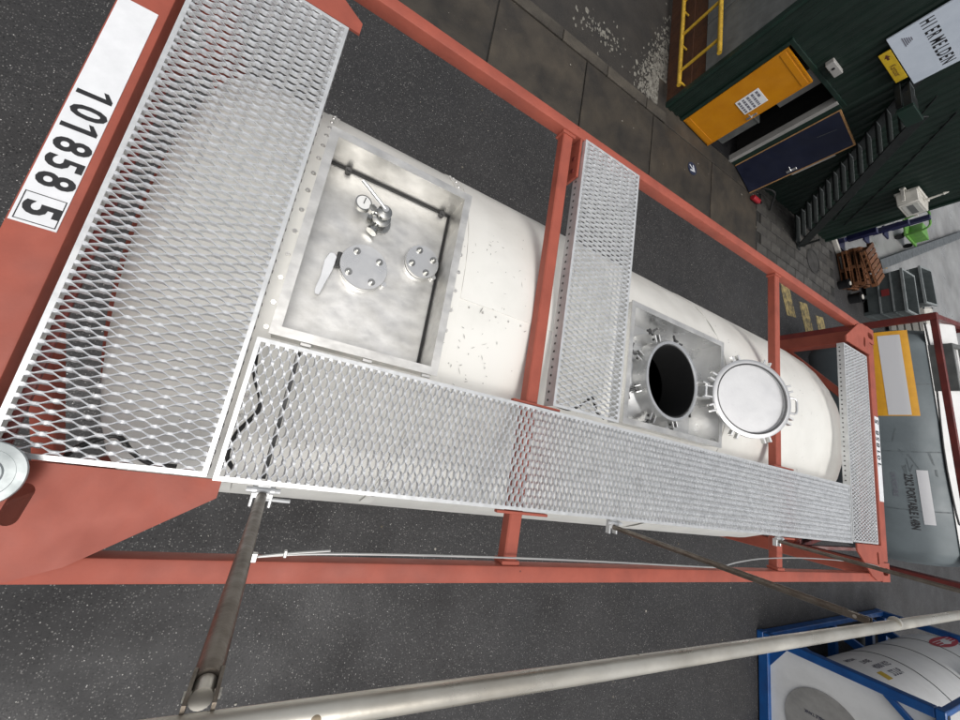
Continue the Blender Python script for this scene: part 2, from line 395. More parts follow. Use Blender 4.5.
for fx in (0, 1):
    f = mir(fx, 0)
    def bx(x0, x1, y0, y1, z0, z1, fx=fx):
        a, b = (6.058-x1, 6.058-x0) if fx else (x0, x1)
        g = G(); g.box(a, b, y0, y1, z0, z1); return g
    hd = build('end_header', bx(.004, .134, .165, 2.273, 3.10, 3.2555), 'red_paint', tank, bevel=.008, seg=2)
    build('end_plate', bx(.137, .162, .165, 2.273, 3.13, 3.142), 'dark_red_paint' if not fx else 'red_paint', tank, bevel=.002)  # near plate in darker red: shade beside the header put into its colour
    build('end_sill', bx(.004, .134, .165, 2.273, B+.01, B+.16), 'red_paint', tank, bevel=.008)
    for fy in (0, 1):
        f = mir(fx, fy)
        def pg(pts): return [f(x, y) for x, y in pts]
        # corner casting with its oval top aperture
        g = G(); g.holed(pg([(0, 0), (.176, 0), (.176, .160), (0, .160)]), [pg(stadium(.089, .085, .06, .032, 0))], T-.03, T)
        g.holed(pg([(0, 0), (.176, 0), (.176, .160), (0, .160)]), [pg([(.02, .02), (.156, .02), (.156, .14), (.02, .14)])], T-.118, T-.03)
        g.holed(pg([(0, 0), (.176, 0), (.176, .160), (0, .160)]), [pg(stadium(.089, .085, .06, .032, 0))], T-.128, T-.118)
        build('corner_casting', g, 'red_paint', tank)
        g = G(); g.box(*sorted((f(.012, 0)[0], f(.15, 0)[0])), *sorted((f(0, .01)[1], f(0, .14)[1])), B+.118, T-.13)
        build('corner_post', g, 'red_paint', tank, bevel=.008)
        g = G(); g.box(*sorted((f(0, 0)[0], f(.178, 0)[0])), *sorted((f(0, 0)[1], f(0, .162)[1])), B, B+.117)
        build('corner_casting', g, 'red_paint', tank, bevel=.01)
        # support leg down to the ground
        c = f(.09, .085)
        g = G(); g.cyl((c[0], c[1], .02), (c[0], c[1], B), .05, n=14); g.box(c[0]-.11, c[0]+.11, c[1]-.11, c[1]+.11, 0, .025)
        build('support_leg', g, 'dark_red_paint', tank, bevel=.004)
        # corner gusset
        out = [(.179, .012), (.30, .012), (.40, .05), (.692, .252), (.692, .3065), (.137, .3065), (.137, .163), (.179, .163)]
        hole = stadium(.262, .198, .066, .021, rad(82))
        g = G(); g.holed(pg(out), [pg(hole)], 3.2545, 3.2655); build('gusset', g, 'red_paint', tank, bevel=0)
        # side struts of the end frame
        g = G(); p0 = f(.13, .06); p1 = f(.95, .06)
        g.bar((p0[0], p0[1], B+.95), (p1[0], p1[1], B+.13), .05, .07); build('side_strut', g, 'red_paint', tank, bevel=.005)
        g = G(); p0 = f(.07, .14); p1 = f(.07, .80)
        g.bar((p0[0], p0[1], T-.75), (p1[0], p1[1], T-.16), .07, .07, (1, 0, 0)); build('end_strut', g, 'red_paint', tank, bevel=.005)
    # skirt ring that carries the tank in the end frame
    x0, x1 = (.14, .30) if not fx else (5.80, 5.918)
    g = G(); g.lathe((0, TY, TZ), [(.86, x0), (.90, x0), (.90, x1), (.86, x1), (.86, x0)], 56, 'x'); build('skirt_ring', g, 'red_paint', tank, smooth=True)
    # marking plate with the number on the header
    xa = .012 if not fx else 6.058-.112
    ya, yb = (.927, 1.748) if not fx else (.70, 1.51)
    g = G(); g.box(xa, xa+.10, ya, yb, 3.2556, 3.2580); pl = build('marking_plate', g, 'plate_white', hd)
    g = G()
    if not fx:
        fn = lambda cy: (lambda u, v: (.062+v, cy-u, 3.2588))
        put_chars(g, '101858', .116, .060, fn(1.222), .0028, .80)
        g2 = G(); put_text(g2, '5', .108, fn(.977), .0034, .85); build('lettering', g2, 'lettering_black', tank, recalc=False)
        g3 = G()
        for (u0, u1, v0, v1) in ((.934, 1.022, .019, .0215), (.934, 1.022, .105, .1075), (.934, .9365, .019, .1075), (1.0195, 1.022, .019, .1075)):
            g3.add([(v0, u0, 3.2584+.0001*(u1-u0 > .01)), (v1, u0, 3.2584+.0001*(u1-u0 > .01)), (v1, u1, 3.2584+.0001*(u1-u0 > .01)), (v0, u1, 3.2584+.0001*(u1-u0 > .01))], [(0, 1, 2, 3)])
        build('digit_box', g3, 'lettering_black', tank, recalc=False, kind='stuff')
    else:
        fn = lambda cy: (lambda u, v: (xa+.05-v, cy+u, 3.2588))
        put_chars(g, '101858', .11, .060, fn(1.20), .003, .80)
        g2 = G(); put_text(g2, '5', .11, fn(1.46), .0034, .9); build('lettering', g2, 'lettering_black', tank, recalc=False)
    build('lettering', g, 'lettering_black', tank, recalc=False)

# tank shell with openings for the two spill boxes
B1 = (.70, 1.34, .812, 1.692); B2 = (2.495, 3.435, .82, 1.552)
prof = [(.165, .02), (.167, .50), (.172, .82), (.185, .98), (.205, 1.06), (.235, 1.11), (.275, 1.14), (.33, TR), (.712, TR), (1.0, TR), (1.328, TR), (1.9, TR), (2.507, TR),
        (2.95, TR), (3.423, TR), (4.0, TR), (4.6, TR), (5.36, TR), (5.50, 1.145), (5.61, 1.115), (5.70, 1.06), (5.77, .97), (5.82, .83), (5.845, .6), (5.86, .3), (5.865, .02)]
ya = sorted([B1[2]+.012, B1[3]-.012, B2[2]+.012, B2[3]-.012])
th = sorted([math.asin((y-TY)/TR) for y in ya]+[rad(a) for a in (-90, -75, -60, -50, -40, -30, -10, 0, 8, 34, 42, 50, 60, 75, 90, 100, 110, 120, 130, 140, 150, 160, 170, 180, 190, 200, 210, 220, 230, 240, 250, 260)])
g = G(); n = len(th)
vs = []; fs = []
for x, r in prof:
    for t in th: vs.append((x, TY+r*math.sin(t), TZ+r*math.cos(t)))
for i in range(len(prof)-1):
    for j in range(n):
        j2 = (j+1) % n
        xm = (prof[i][0]+prof[i+1][0])/2
        tm = (th[j]+th[j2])/2 if j2 else 0
        ym = TY+TR*math.sin(tm) if (j2 and abs(tm) < 1.4) else -9
        if (B1[0] < xm < B1[1] and B1[2] < ym < B1[3]) or (B2[0] < xm < B2[1] and B2[2] < ym < B2[3]): continue
        fs.append((i*n+j, i*n+j2, (i+1)*n+j2, (i+1)*n+j))
g.add(vs, fs)
shell = build('tank_shell', g, 'tank_white', tank, smooth=True, sharp=60)
def shell_patch(x0, x1, t0, t1, dr, nx=2, nt=24, skip=None):
    g = G(); vs = []; fs = []
    for k, r in ((0, TR-.001), (1, TR+dr)):
        for i in range(nx+1):
            for j in range(nt+1):
                t = t0+(t1-t0)*j/nt; vs.append((x0+(x1-x0)*i/nx, TY+r*math.sin(t), TZ+r*math.cos(t)))
    S = (nx+1)*(nt+1); q = lambda k, i, j: k*S+i*(nt+1)+j
    for i in range(nx):
        for j in range(nt):
            fs.append((q(1, i, j), q(1, i, j+1), q(1, i+1, j+1), q(1, i+1, j)))
    for i in range(nx):
        for j in (0, nt): fs.append((q(0, i, j), q(0, i+1, j), q(1, i+1, j), q(1, i, j)))
    for j in range(nt):
        for i in (0, nx): fs.append((q(0, i, j), q(0, i, j+1), q(1, i, j+1), q(1, i, j)))
    return g.add(vs, fs)
# cladding sheets that overlap: flange bands beside the first box, side sheets, girth straps
build('cladding_band', shell_patch(.645, .699, rad(-70), rad(70), .004), 'tank_white', shell, smooth=True)
build('cladding_band', shell_patch(1.341, 1.402, rad(-70), rad(70), .004), 'tank_white', shell, smooth=True)
t12 = math.asin((1.203-TY)/TR)
build('cladding_sheet', shell_patch(1.405, 2.49, t12, rad(85), .003, 4), 'tank_white', shell, smooth=True)
build('cladding_sheet', shell_patch(3.60, 5.12, rad(-80), rad(80), .003, 4, 40), 'tank_white', shell, smooth=True)
g = G()
for k in range(27):
    for x in (.675, 1.372):
        t = rad(-62+k*4.8); r = TR+.003
        p = Vector((x, TY+r*math.sin(t), TZ+r*math.cos(t))); d = Vector((0, math.sin(t), math.cos(t)))
        g.cyl(p, p+d*.004, .0105, .009, 10); g.cyl(p+d*.004, p+d*.006, .005, .003, 8)
for k in range(14):
    x = 1.46+k*.075
    p = Vector((x, 1.175, TZ+math.sqrt(TR**2-.044**2)-.001)); g.cyl(p, p+Vector((0, 0, .004)), .006, .004, 8)
build('rivets', g, 'stainless', shell, smooth=True, kind='stuff')
# scuffs and scratches on the paint
g = G(); rq = random.Random(11)
for cx, cy, sx_, sy_, num in ((1.52, 1.48, .06, .10, 16), (1.50, 1.06, .07, .12, 22), (1.66, 1.30, .1, .12, 12), (1.5, .90, .05, .05, 10), (4.6, 1.1, .35, .3, 26), (3.62, 1.7, .1, .1, 8), (4.9, 1.6, .2, .2, 10), (1.75, 1.75, .1, .06, 5)):
    for k in range(num):
        x = rq.gauss(cx, sx_); y = rq.gauss(cy, sy_)
        if (1.345 > x) or (2.48 < x < 3.45) or (1.80 < x < 1.90) or abs(y-TY) > .8: continue
        l = rq.uniform(.003, .011)*(1 if rq.random() < .85 else 2.2); w = rq.uniform(.0008, .0026); a = rq.uniform(0, 3.14)
        c, s_ = math.cos(a), math.sin(a); pts = []
        for u, v in ((-l, -w*.3), (0, -w), (l, -w*.2), (l*.6, w*.7), (-l*.3, w)):
            X = x+u*c-v*s_; Y = y+u*s_+v*c; pts.append((X, Y, TZ+math.sqrt((TR+.0045)**2-(Y-TY)**2)))
        g.add(pts, [(0, 1, 2, 3, 4)])
build('scuff_marks', g, 'scuff_grey', shell, kind='stuff', recalc=False)
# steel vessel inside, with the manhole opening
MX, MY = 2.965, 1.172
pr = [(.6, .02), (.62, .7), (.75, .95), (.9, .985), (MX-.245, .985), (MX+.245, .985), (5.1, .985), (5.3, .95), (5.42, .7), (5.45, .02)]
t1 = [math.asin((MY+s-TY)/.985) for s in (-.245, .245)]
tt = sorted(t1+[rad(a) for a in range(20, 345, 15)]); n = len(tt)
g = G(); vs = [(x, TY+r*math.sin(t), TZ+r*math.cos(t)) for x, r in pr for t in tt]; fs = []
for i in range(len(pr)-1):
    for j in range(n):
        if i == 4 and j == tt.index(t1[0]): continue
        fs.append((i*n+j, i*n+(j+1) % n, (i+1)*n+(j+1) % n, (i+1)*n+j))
build('vessel', g.add(vs, fs), 'manhole_shade', tank, smooth=True)

def spill_box(b, z0, z1, holes, mat):
    x0, x1, y0, y1 = b; w = .022
    g = G(); R4 = [(x0, y0), (x1, y0), (x1, y1), (x0, y1)]; I4 = [(x0+w, y0+w), (x1-w, y0+w), (x1-w, y1-w), (x0+w, y1-w)]
    g.holed(R4, [I4], z0, z1-.004)
    sb = build('spill_box', g, mat, tank, bevel=0)
    g = G(); o4 = [(x0-.007, y0-.007), (x1+.007, y0-.007), (x1+.007, y1+.007), (x0-.007, y1+.007)]; i4 = [(x0+w+.006, y0+w+.006), (x1-w-.006, y0+w+.006), (x1-w-.006, y1-w-.006), (x0+w+.006, y1-w-.006)]
    g.holed(o4, [i4], z1-.004, z1); build('box_rim', g, 'stainless', sb)
    g = G(); g.holed([(x0+.004, y0+.004), (x1-.004, y0+.004), (x1-.004, y1-.004), (x0+.004, y1-.004)], holes, z0-.012, z0-.0005)
    build('box_floor', g, mat, sb)
    return sb
sb1 = spill_box(B1, 3.03, 3.222, [], 'stainless')
sb2 = spill_box(B2, 3.0, 3.222, [ringpoly(MX, MY, .236)], 'stainless_clean')
# black sealing strip along the foot of the first box and small fittings
g = G(); g.box(.724, 1.316, 1.660, 1.669, 3.031, 3.042); g.box(1.307, 1.316, .836, 1.658, 3.031, 3.040); build('seal_strip', g, 'black_rubber', sb1)
for x in (.80, 1.27):
    g = G(); g.cyl((x, 1.652, 3.032), (x, 1.652, 3.058), .014, n=10); g.cyl((x, 1.652, 3.058), (x, 1.652, 3.064), .008, n=10); build('drain_plug', g, 'dark_steel', sb1, smooth=True)
for x, y in ((.82, .804), (1.05, .804), (1.3, .804)):
    g = G(); g.box(x-.02, x+.02, y-.014, y, 3.205, 3.216); build('rim_clip', g, 'stainless', sb1, bevel=.002)

def blind_flange(cx, cy, r, z, br, rot):
    g = G()
    g.lathe((cx, cy, z), [(0, 0), (r*.98, 0), (r*.98, .016), (r*.72, .017), (r*.72, .028), (r*1.0, .029), (r*1.0, .045), (r*.985, .048), (0, .048)], 44)
    fl = build('blind_flange', g, 'stainless_clean', tank, smooth=True, sharp=30)
    g = G(); g.lathe((cx, cy, z+.0175), [(r*.70, 0), (r*.93, 0), (r*.93, .011), (r*.70, .011)], 40); build('gasket_or_shade_ring', g, 'black_rubber', fl, smooth=True, sharp=30)  # black ring added to paint the shadow gap under the flange
    for k in range(4):
        a = rot+k*math.pi/2; x, y = cx+br*math.cos(a), cy+br*math.sin(a)
        g = G(); g.cyl((x, y, z+.048), (x, y, z+.052), .016, n=14); g.cyl((x, y, z+.052), (x, y, z+.064), .0115, n=6); g.cyl((x, y, z+.064), (x, y, z+.072), .006, n=8)
        build('bolt', g, 'valve_steel', fl, smooth=True, sharp=30)
    g = G(); a = rot-1.0; x, y = cx+r*1.08*math.cos(a), cy+r*1.08*math.sin(a)
    g.cyl((x, y, z), (x, y, z+.02), .012, n=10); build('bleed_plug', g, 'stainless_clean', fl, smooth=True)
    return fl
blind_flange(.967, 1.225, .103, 3.031, .074, rad(38))
blind_flange(1.218, 1.352, .082, 3.031, .055, rad(28))
# pressure valve with gauge and lever
g = G(); c = (.985, 1.475, 3.031)
g.lathe(c, [(0, 0), (.055, 0), (.055, .014), (.036, .016), (.034, .05), (.042, .054), (.042, .066), (.026, .07), (.024, .10), (.032, .104), (.032, .12), (.014, .126), (0, .128)], 28)
val = build('relief_valve', g, 'valve_steel', tank, smooth=True, sharp=30)
g = G(); g.cyl((.985, 1.475, 3.10), (.905, 1.49, 3.10), .012, n=12); g.cyl((.935, 1.484, 3.09), (.935, 1.484, 3.125), .018, n=6); g.cyl((.985, 1.475, 3.07), (.965, 1.42, 3.07), .015, n=12); g.cyl((.963, 1.413, 3.07), (.958, 1.40, 3.07), .026, n=12)
build('valve_pipe', g, 'valve_steel', val, smooth=True)
g = G(); g.cyl((.893, 1.492, 3.098), (.893, 1.492, 3.122), .036, n=24); build('gauge', g, 'valve_steel', val, smooth=True)
g = G(); g.cyl((.893, 1.492, 3.122), (.893, 1.492, 3.1235), .030, n=24); build('gauge_dial', g, 'gauge_face', val)
g = G(); g.bar((.893, 1.486, 3.1245), (.897, 1.516, 3.1245), .004, .001); build('gauge_needle', g, 'lettering_black', val)
g = G(); g.tube([(.982, 1.478, 3.165), (.955, 1.498, 3.166), (.885, 1.545, 3.168), (.862, 1.560, 3.168)], .0085, 10); g.cyl((.982, 1.478, 3.155), (.982, 1.478, 3.172), .014, n=10); build('valve_lever', g, 'stainless_clean', val, smooth=True)
# quick release handle beside the large flange
g = G(); g.prism([(.835, 1.245), (.850, 1.232), (.846, 1.165), (.822, 1.045), (.806, 1.042), (.800, 1.06), (.808, 1.13), (.806, 1.20), (.818, 1.24)], 3.06, 3.066)
hl = build('release_handle', g, 'plate_white', tank, bevel=.002)
g = G(); g.cyl((.862, 1.20, 3.045), (.862, 1.262, 3.045), .013, n=10); g.cyl((.835, 1.19, 3.032), (.835, 1.19, 3.06), .010, n=10); g.box(.83, .868, 1.192, 1.204, 3.04, 3.056); build('handle_pivot', g, 'dark_steel', hl, smooth=True)

# manhole: neck, flange, swing bolts, open lid
g = G(); g.lathe((MX, MY, 2.96), [(.235, 0), (.235, .215), (.240, .222), (.258, .222), (.262, .215), (.262, .12), (.268, .112), (.335, .052), (.335, .042), (.262, .042), (.262, 0), (.235, 0)], 56)
neck = build('manhole_neck', g, 'stainless_clean', tank, smooth=True, sharp=40)
g = G(); g.lathe((MX, MY, 2.93), [(.2345, 0), (.2345, .243), (.229, .243), (.229, 0), (.2345, 0)], 56); build('neck_shade_sleeve', g, 'manhole_shade', neck, smooth=True, sharp=40)  # added near-black sleeve, painting the shade inside the neck
for k in range(8):
    a = rad(22.5+45*k); d = Vector((math.cos(a), math.sin(a), 0)); s_ = Vector((-d.y, d.x, 0))
    c = Vector((MX, MY, 0))
    g = G(); p = c+d*.283+Vector((0, 0, 3.115))
    for sg in (-1, 1): g.bar(p+s_*(.019*sg)-d*.03, p+s_*(.019*sg)+d*.028, .008, .04)
    lug = build('bolt_lug', g, 'stainless_clean', neck, bevel=.002)
    g = G(); e = p+d*.075+Vector((0, 0, -.035)); g.cyl(p-s_*.028, p+s_*.028, .008, n=8); g.cyl(p, e, .009, n=10)
    w = p+d*.052+Vector((0, 0, -.024)); g.cyl(w-d*.012, w+d*.012, .017, n=8)
    for sg in (-1, 1): g.bar(w, w+s_*(.052*sg)+d*.016+Vector((0, 0, .012)), .013, .010)
    build('swing_bolt', g, 'dark_steel', neck, smooth=True)
g = G(); g.lathe((2.605, 1.46, 3.001), [(0, 0), (.05, 0), (.05, .075), (.056, .08), (.056, .098), (.05, .102), (0, .102)], 26); vc = build('vent_cap', g, 'galv_white', tank, smooth=True, sharp=40)
g = G(); g.cyl((2.605, 1.46, 3.103), (2.605, 1.46, 3.109), .01, n=8); build('cap_knob', g, 'dark_steel', vc)
# drain wire loop along the neck
g = G(); g.tube([(MX-.37+.02*math.sin(k), 1.0+.03*k, 3.03) for k in range(1)]+[(2.60, 1.20, 3.02), (2.585, 1.08, 3.04), (2.62, .95, 3.03), (2.70, .88, 3.02)], .004, 6); build('guard_wire', g, 'black_rubber', neck, smooth=True)
# lid: hinged at the far side of the neck, folded back
LT = rad(27); HX, HZ = 3.29, 3.215
LM = Matrix.Translation((HX, MY, HZ)) @ Matrix.Rotation(-LT, 4, 'Y')
g = G(); g.m = LM; g.lathe((.285, 0, 0), [(0, -.022), (.18, -.022), (.258, -.006), (.266, 0), (.266, .016), (.256, .021), (.240, .021), (.236, .012), (.232, .012), (.226, -.001), (0, -.002)], 60)
lid = build('manhole_lid', g, 'lid_inner', tank, smooth=True, sharp=30)
g = G(); g.m = LM; g.lathe((.285, 0, .013), [(.229, 0), (.229, .0035), (.2365, .0035), (.2365, 0)], 60); build('gasket_or_shade_ring', g, 'dark_steel', lid, smooth=True)  # the lid's own gasket
for k in range(8):
    a = rad(22.5+45*k)
    g = G(); c, s_ = math.cos(a), math.sin(a)
    g.m = LM @ Matrix.Translation((.285+.275*c, .275*s_, 0)) @ Matrix.Rotation(a, 4, 'Z')
    for sg in (-1, 1): g.box(-.018, .026, sg*.02-.007, sg*.02+.007, -.018, .014)
    build('lid_lug', g, 'stainless_clean', lid, bevel=.002)
g = G(); g.m = LM; g.tube([(.545, -.052, -.006), (.59, -.052, -.006), (.603, -.045, -.006), (.608, -.03, -.006), (.608, .03, -.006), (.603, .045, -.006), (.59, .052, -.006), (.545, .052, -.006)], .0075, 10); build('lid_handle', g, 'stainless_clean', lid, smooth=True)
g = G(); g.m = LM
for sg in (-1, 1): g.box(-.035, .05, sg*.036-.006, sg*.036+.006, -.014, .012)
g.cyl((-.02, -.055, 0), (-.02, .055, 0), .011, n=12); build('hinge_arm', g, 'stainless_clean', lid, bevel=.002)
for sg in (-1, 1):
    g = G(); g.box(MX+.25, HX+.005, MY+sg*.05-.006, MY+sg*.05+.006, 3.12, 3.225); build('hinge_bracket', g, 'stainless_clean', neck, bevel=.003)


# ---- galvanised expanded-metal gratings
def grating(x0, x1, y0, y1, along, zt=3.284, qn=.0148, colw=.0735, flange=.052, smooth=False):
    """plank with zig-zag strands across it, plain margins and folded side flanges"""
    Lg, Wd = (x1-x0, y1-y0) if along == 'x' else (y1-y0, x1-x0)
    P = (lambda u, v, z: (x0+u, y0+v, z)) if along == 'x' else (lambda u, v, z: (x0+v, y0+u, z))
    root = None
    mgn = .014
    nq = max(2, round((Lg-2*mgn)/qn)); q = (Lg-2*mgn)/nq
    nc = max(2, round((Wd-2*mgn)/colw)); cw = (Wd-2*mgn)/nc
    h = .0125; a = q/2-.0009
    shape = [(0, 1), (.07, 1), (.15, .84), (.25, .30), (.34, -.42), (.42, -.90), (.50, -1), (.57, -1), (.65, -.84), (.75, -.30), (.84, .42), (.92, .90)]
    zsh = [1.15, 1.1, .75, .95, .55, .6, .45, .45, .55, .85, .6, .95]
    g = G(); vs = []; fs = []
    for k in range(nq+1):
        uc = mgn+q*k; sg = 1 if k % 2 else -1
        prev = None
        for c in range(nc+1):
            for (fr, off), zz in zip(shape, zsh):
                v = mgn+(c+fr)*cw
                if c == nc and fr > 0: break
                u = min(max(uc+sg*off*a, .004), Lg-.004); z = zt-(1-zz)*.006
                t = .0038 if fr in (0, .07) else .0028 if fr in (.5, .57) else .0019
                if v < .022 or v > Wd-.022: t = .0048
                lean = .006*sg*off+.0035
                b = len(vs)
                vs += [P(u-t-lean*.5, v, z-h), P(u+t-lean*.5, v, z-h), P(u+t, v, z-.0012), P(u-t, v, z)]
                if prev is not None:
                    p = prev
                    fs += [(p, b, b+1, p+1), (p+1, b+1, b+2, p+2), (p+2, b+2, b+3, p+3), (p+3, b+3, b, p)]
                prev = b
    g.add(vs, fs)
    m = build('grating_mesh', g, 'galvanised', None, kind='stuff', recalc=False)
    # frame: top margins and flanges
    f = G()
    ax0, ax1, ay0, ay1 = x0, x1, y0, y1
    f.holed([(x0, y0), (x1, y0), (x1, y1), (x0, y1)], [[(x0+mgn, y0+mgn), (x1-mgn, y0+mgn), (x1-mgn, y1-mgn), (x0+mgn, y1-mgn)]], zt-.0035, zt+.0005)
    w = .004
    if along == 'x':
        f.box(x0, x1, y0, y0+w, zt-flange, zt-.004); f.box(x0, x1, y1-w, y1, zt-flange, zt-.004)
    else:
        f.box(x0, x0+w, y0, y1, zt-flange, zt-.004); f.box(x1-w, x1, y0, y1, zt-flange, zt-.004)
    fr = build('walkway_plank', f, 'galv_white', tank)
    # teeth where the strands run into the margin
    m.parent = fr; m.location = Vector(OFF[m])-OFF[fr]; m['kind'] = 'stuff'
    # row of small holes in the flange, as dark studs
    s = G(); nst = int(Lg/.042)
    for i in range(nst):
        u = .03+i*.042
        for v, dv in ((-.001, -1), (Wd+.001, 1)):
            zc = zt-flange*.62
            p = Vector(P(u, v, zc)); d = Vector(P(u, v+dv*.0006, zc))-p
            s.cyl(p-d, p+d, .0065, n=8)
    st = build('flange_holes', s, 'dark_steel', fr, kind='stuff')
    return fr
grating(.168, .650, .314, 2.108, 'y')
grating(.668, 5.228, .306, .773, 'x', colw=.0627)
grating(1.938, 2.390, .796, 2.345, 'y', flange=.072)
grating(5.242, 5.758, .318, 2.070, 'y')
# red angle that carries the outer end of the middle plank
g = G(); g.box(2.396, 2.410, 2.2, 2.362, 3.19, 3.262); build('plank_bracket', g, 'red_paint', tank, bevel=.003)
g = G(); g.box(1.918, 1.934, 2.10, 2.362, 3.165, 3.262); ab = build('plank_bracket', g, 'red_paint', tank, bevel=.003)
for y in (2.16, 2.24):
    g = G(); g.cyl((1.912, y, 3.22), (1.918, y, 3.22), .012, n=8); build('bolt', g, 'dark_red_paint', ab)
# hoses and an added dark strip for the shaded cladding gap, under the mesh
def spl(pts, n=8):
    out = []
    P = [Vector(p) for p in pts]
    for i in range(len(P)-1):
        p0, p1, p2, p3 = P[max(i-1, 0)], P[i], P[i+1], P[min(i+2, len(P)-1)]
        for k in range(n):
            t = k/n
            out.append(.5*((2*p1)+(p2-p0)*t+(2*p0-5*p1+4*p2-p3)*t*t+(3*p1-p0-3*p2+p3)*t*t*t))
    return out+[P[-1]]
for pts in ([(.30, .322, 3.2), (.33, .355, 3.235), (.397, .396, 3.24), (.444, .358, 3.236), (.494, .33, 3.23), (.56, .325, 3.215)],
            [(.672, .747, 3.19), (.690, .655, 3.20), (.734, .549, 3.215), (.69, .45, 3.19), (.682, .374, 3.18), (.71, .33, 3.16)],
            [(2.018, .818, 3.20), (2.12, .815, 3.2), (2.204, .867, 3.21), (2.25, .904, 3.215), (2.311, .839, 3.2), (2.375, .815, 3.19)]):
    g = G(); g.tube(spl(pts), .0075, 8); build('drain_hose', g, 'black_rubber', tank, smooth=True)
g = G(); g.box(.797, .812, .32, .762, 3.225, 3.243); build('gap_shade_strip', g, 'dark_steel', tank)  # dark bar painted in for the shaded gap between cladding sheets
# galvanised round cap at the near corner
g = G(); g.lathe((.203, .276, 3.266), [(0, 0), (.04, 0), (.04, .05), (.078, .055), (.080, .060), (.078, .064), (.060, .066), (.058, .063), (.038, .064), (.035, .067), (0, .068)], 40)
build('round_cap', g, 'cap_zinc', tank, smooth=True, sharp=30)

# ---- handrail: three posts on hinge brackets and one long rail
ry, rz = .232, 4.235
ry1 = .216
g = G(); g.tube([(.72, ry1-.002, rz), (1.34, ry1, rz), (3.26, .2295, rz), (5.3, .242, rz+.004)], .0142, 20); rail = build('handrail', g, 'rail_pipe', tank, smooth=True)
g = G(); g.tube([(2.60, ry, rz), (2.613, ry, rz)], .0160, 20); build('rail_collar', g, 'rail_pipe', rail, smooth=True)
def post(xb, yb, zb, xt, yt, zt_, r):
    d = (Vector((xt, yt, zt_))-Vector((xb, yb, zb))).normalized()
    bot = Vector((xb, yb, zb)); top = Vector((xt, yt, zt_))
    g = G(); g.tube([bot+d*.02, bot.lerp(top, .5), top-d*.05], r, 18)
    # flattened fork at the top end
    for sg in (-1, 1): g.bar(top-d*.060+Vector((sg*r*.86, 0, 0)), top+d*.002+Vector((sg*r*.86, 0, 0)), .004, r*1.5, (0, 1, 0))
    p = build('post', g, 'old_pipe', rail, smooth=True, sharp=50)
    g = G(); b = top-d*.030; g.cyl(b-Vector((r*1.15, 0, 0)), b+Vector((r*1.15, 0, 0)), .005, n=10); g.cyl(b-d*.018, b+d*.006, r*.74, n=18); build('fork_bolt', g, 'rail_pipe', rail, smooth=True)
    # hinge bracket on the walkway edge
    g = G(); w_ = r+.017
    g.prism([(xb-w_, .304), (xb-w_, yb-.034), (xb-w_+.009, yb-.034), (xb-w_+.009, yb-.006), (xb+w_-.009, yb-.006), (xb+w_-.009, yb-.034), (xb+w_, yb-.034), (xb+w_, .304)], zb-.008, zb+.020)
    build('hinge_bracket', g, 'galv_white', rail, bevel=.002)
    g = G(); g.cyl((xb-.05, .288, zb+.022), (xb+.05, .288, zb+.022), .0085, n=10)
    for q in (-.026, .026): g.cyl((xb+q-.007, .288, zb+.022), (xb+q+.007, .288, zb+.022), .0125, n=12)
    g.cyl((xb, yb-.008, zb+.012), (xb+.088, yb-.010, zb+.012), .006, n=10)
    build('hinge_pin', g, 'galv_white', rail, smooth=True)
post(.815, .268, 3.245, .776, ry1+.008, rz-.006, .0155)
post(2.44, .268, 3.245, 2.45, ry+.006, rz-.01, .0118)
post(4.08, .268, 3.245, 4.12, ry+.006, rz-.01, .0118)
# steel wire that lies along the frame
g = G(); g.tube(spl([(.842, .085, 3.262), (1.07, .10, 3.262), (1.68, .106, 3.262), (2.38, .101, 3.262), (3.30, .088, 3.262), (3.42, .10, 3.268), (3.55, .13, 3.285), (3.876, .160, 3.29), (4.56, .172, 3.28), (5.43, .156, 3.276), (5.78, .13, 3.272)]), .0038, 8)
w1 = build('steel_wire', g, 'wire', tank, smooth=True)
g = G(); g.tube(spl([(.842, .085, 3.262), (.93, .098, 3.266), (1.07, .112, 3.268)]), .0032, 8); build('wire_tail', g, 'wire', w1, smooth=True)
g = G(); g.box(.925, .935, .086, .108, 3.256, 3.272); build('wire_clamp', g, 'wire', w1, bevel=.002)
g = G(); g.box(.828, .85, .07, .098, 3.2535, 3.272); build('wire_clamp', g, 'wire', w1, bevel=.002)

# ------------------------------------------------------------------ grey tank container across the end
GA = Vector((11.0, 4.42, 0)); gang = math.atan2(-.98, .195)
gt = thing('tank_container', 'grey tank container in a dark red frame with a yellow placard', 'tank container', GA, rotz=gang)
# local: +x along its side, +y away from the viewer
GL, GW, GH = 4.95, 2.44, 2.74
for y0 in (0, GW-.1):
    g = G(); g.box(.13, GL-.13, y0+.005, y0+.095, GH-.10, GH-.008); build('top_rail', g, 'dark_red_paint', gt, bevel=.006)
    g = G(); g.box(.13, GL-.13, y0+.005, y0+.095, .04, .17); build('bottom_rail', g, 'dark_red_paint', gt, bevel=.006)
    for x0 in (0, GL-.13):
        g = G(); g.box(x0, x0+.13, y0-.01, y0+.11, 0, GH); build('corner_post', g, 'dark_red_paint', gt, bevel=.006)
for x0 in (0.02, GL-.11):
    for z0 in (.03, GH-.11):
        g = G(); g.box(x0, x0+.09, .11, GW-.11, z0, z0+.10); build('end_beam', g, 'dark_red_paint', gt, bevel=.006)
    for sg in (0, 1):
        g = G(); g.bar((x0+.045, .12 if sg else GW-.12, .16), (x0+.045, 1.22, 1.0), .07, .07, (1, 0, 0)); build('end_strut', g, 'dark_red_paint', gt)
gy, gz, gr = 1.22, 1.52, 1.165
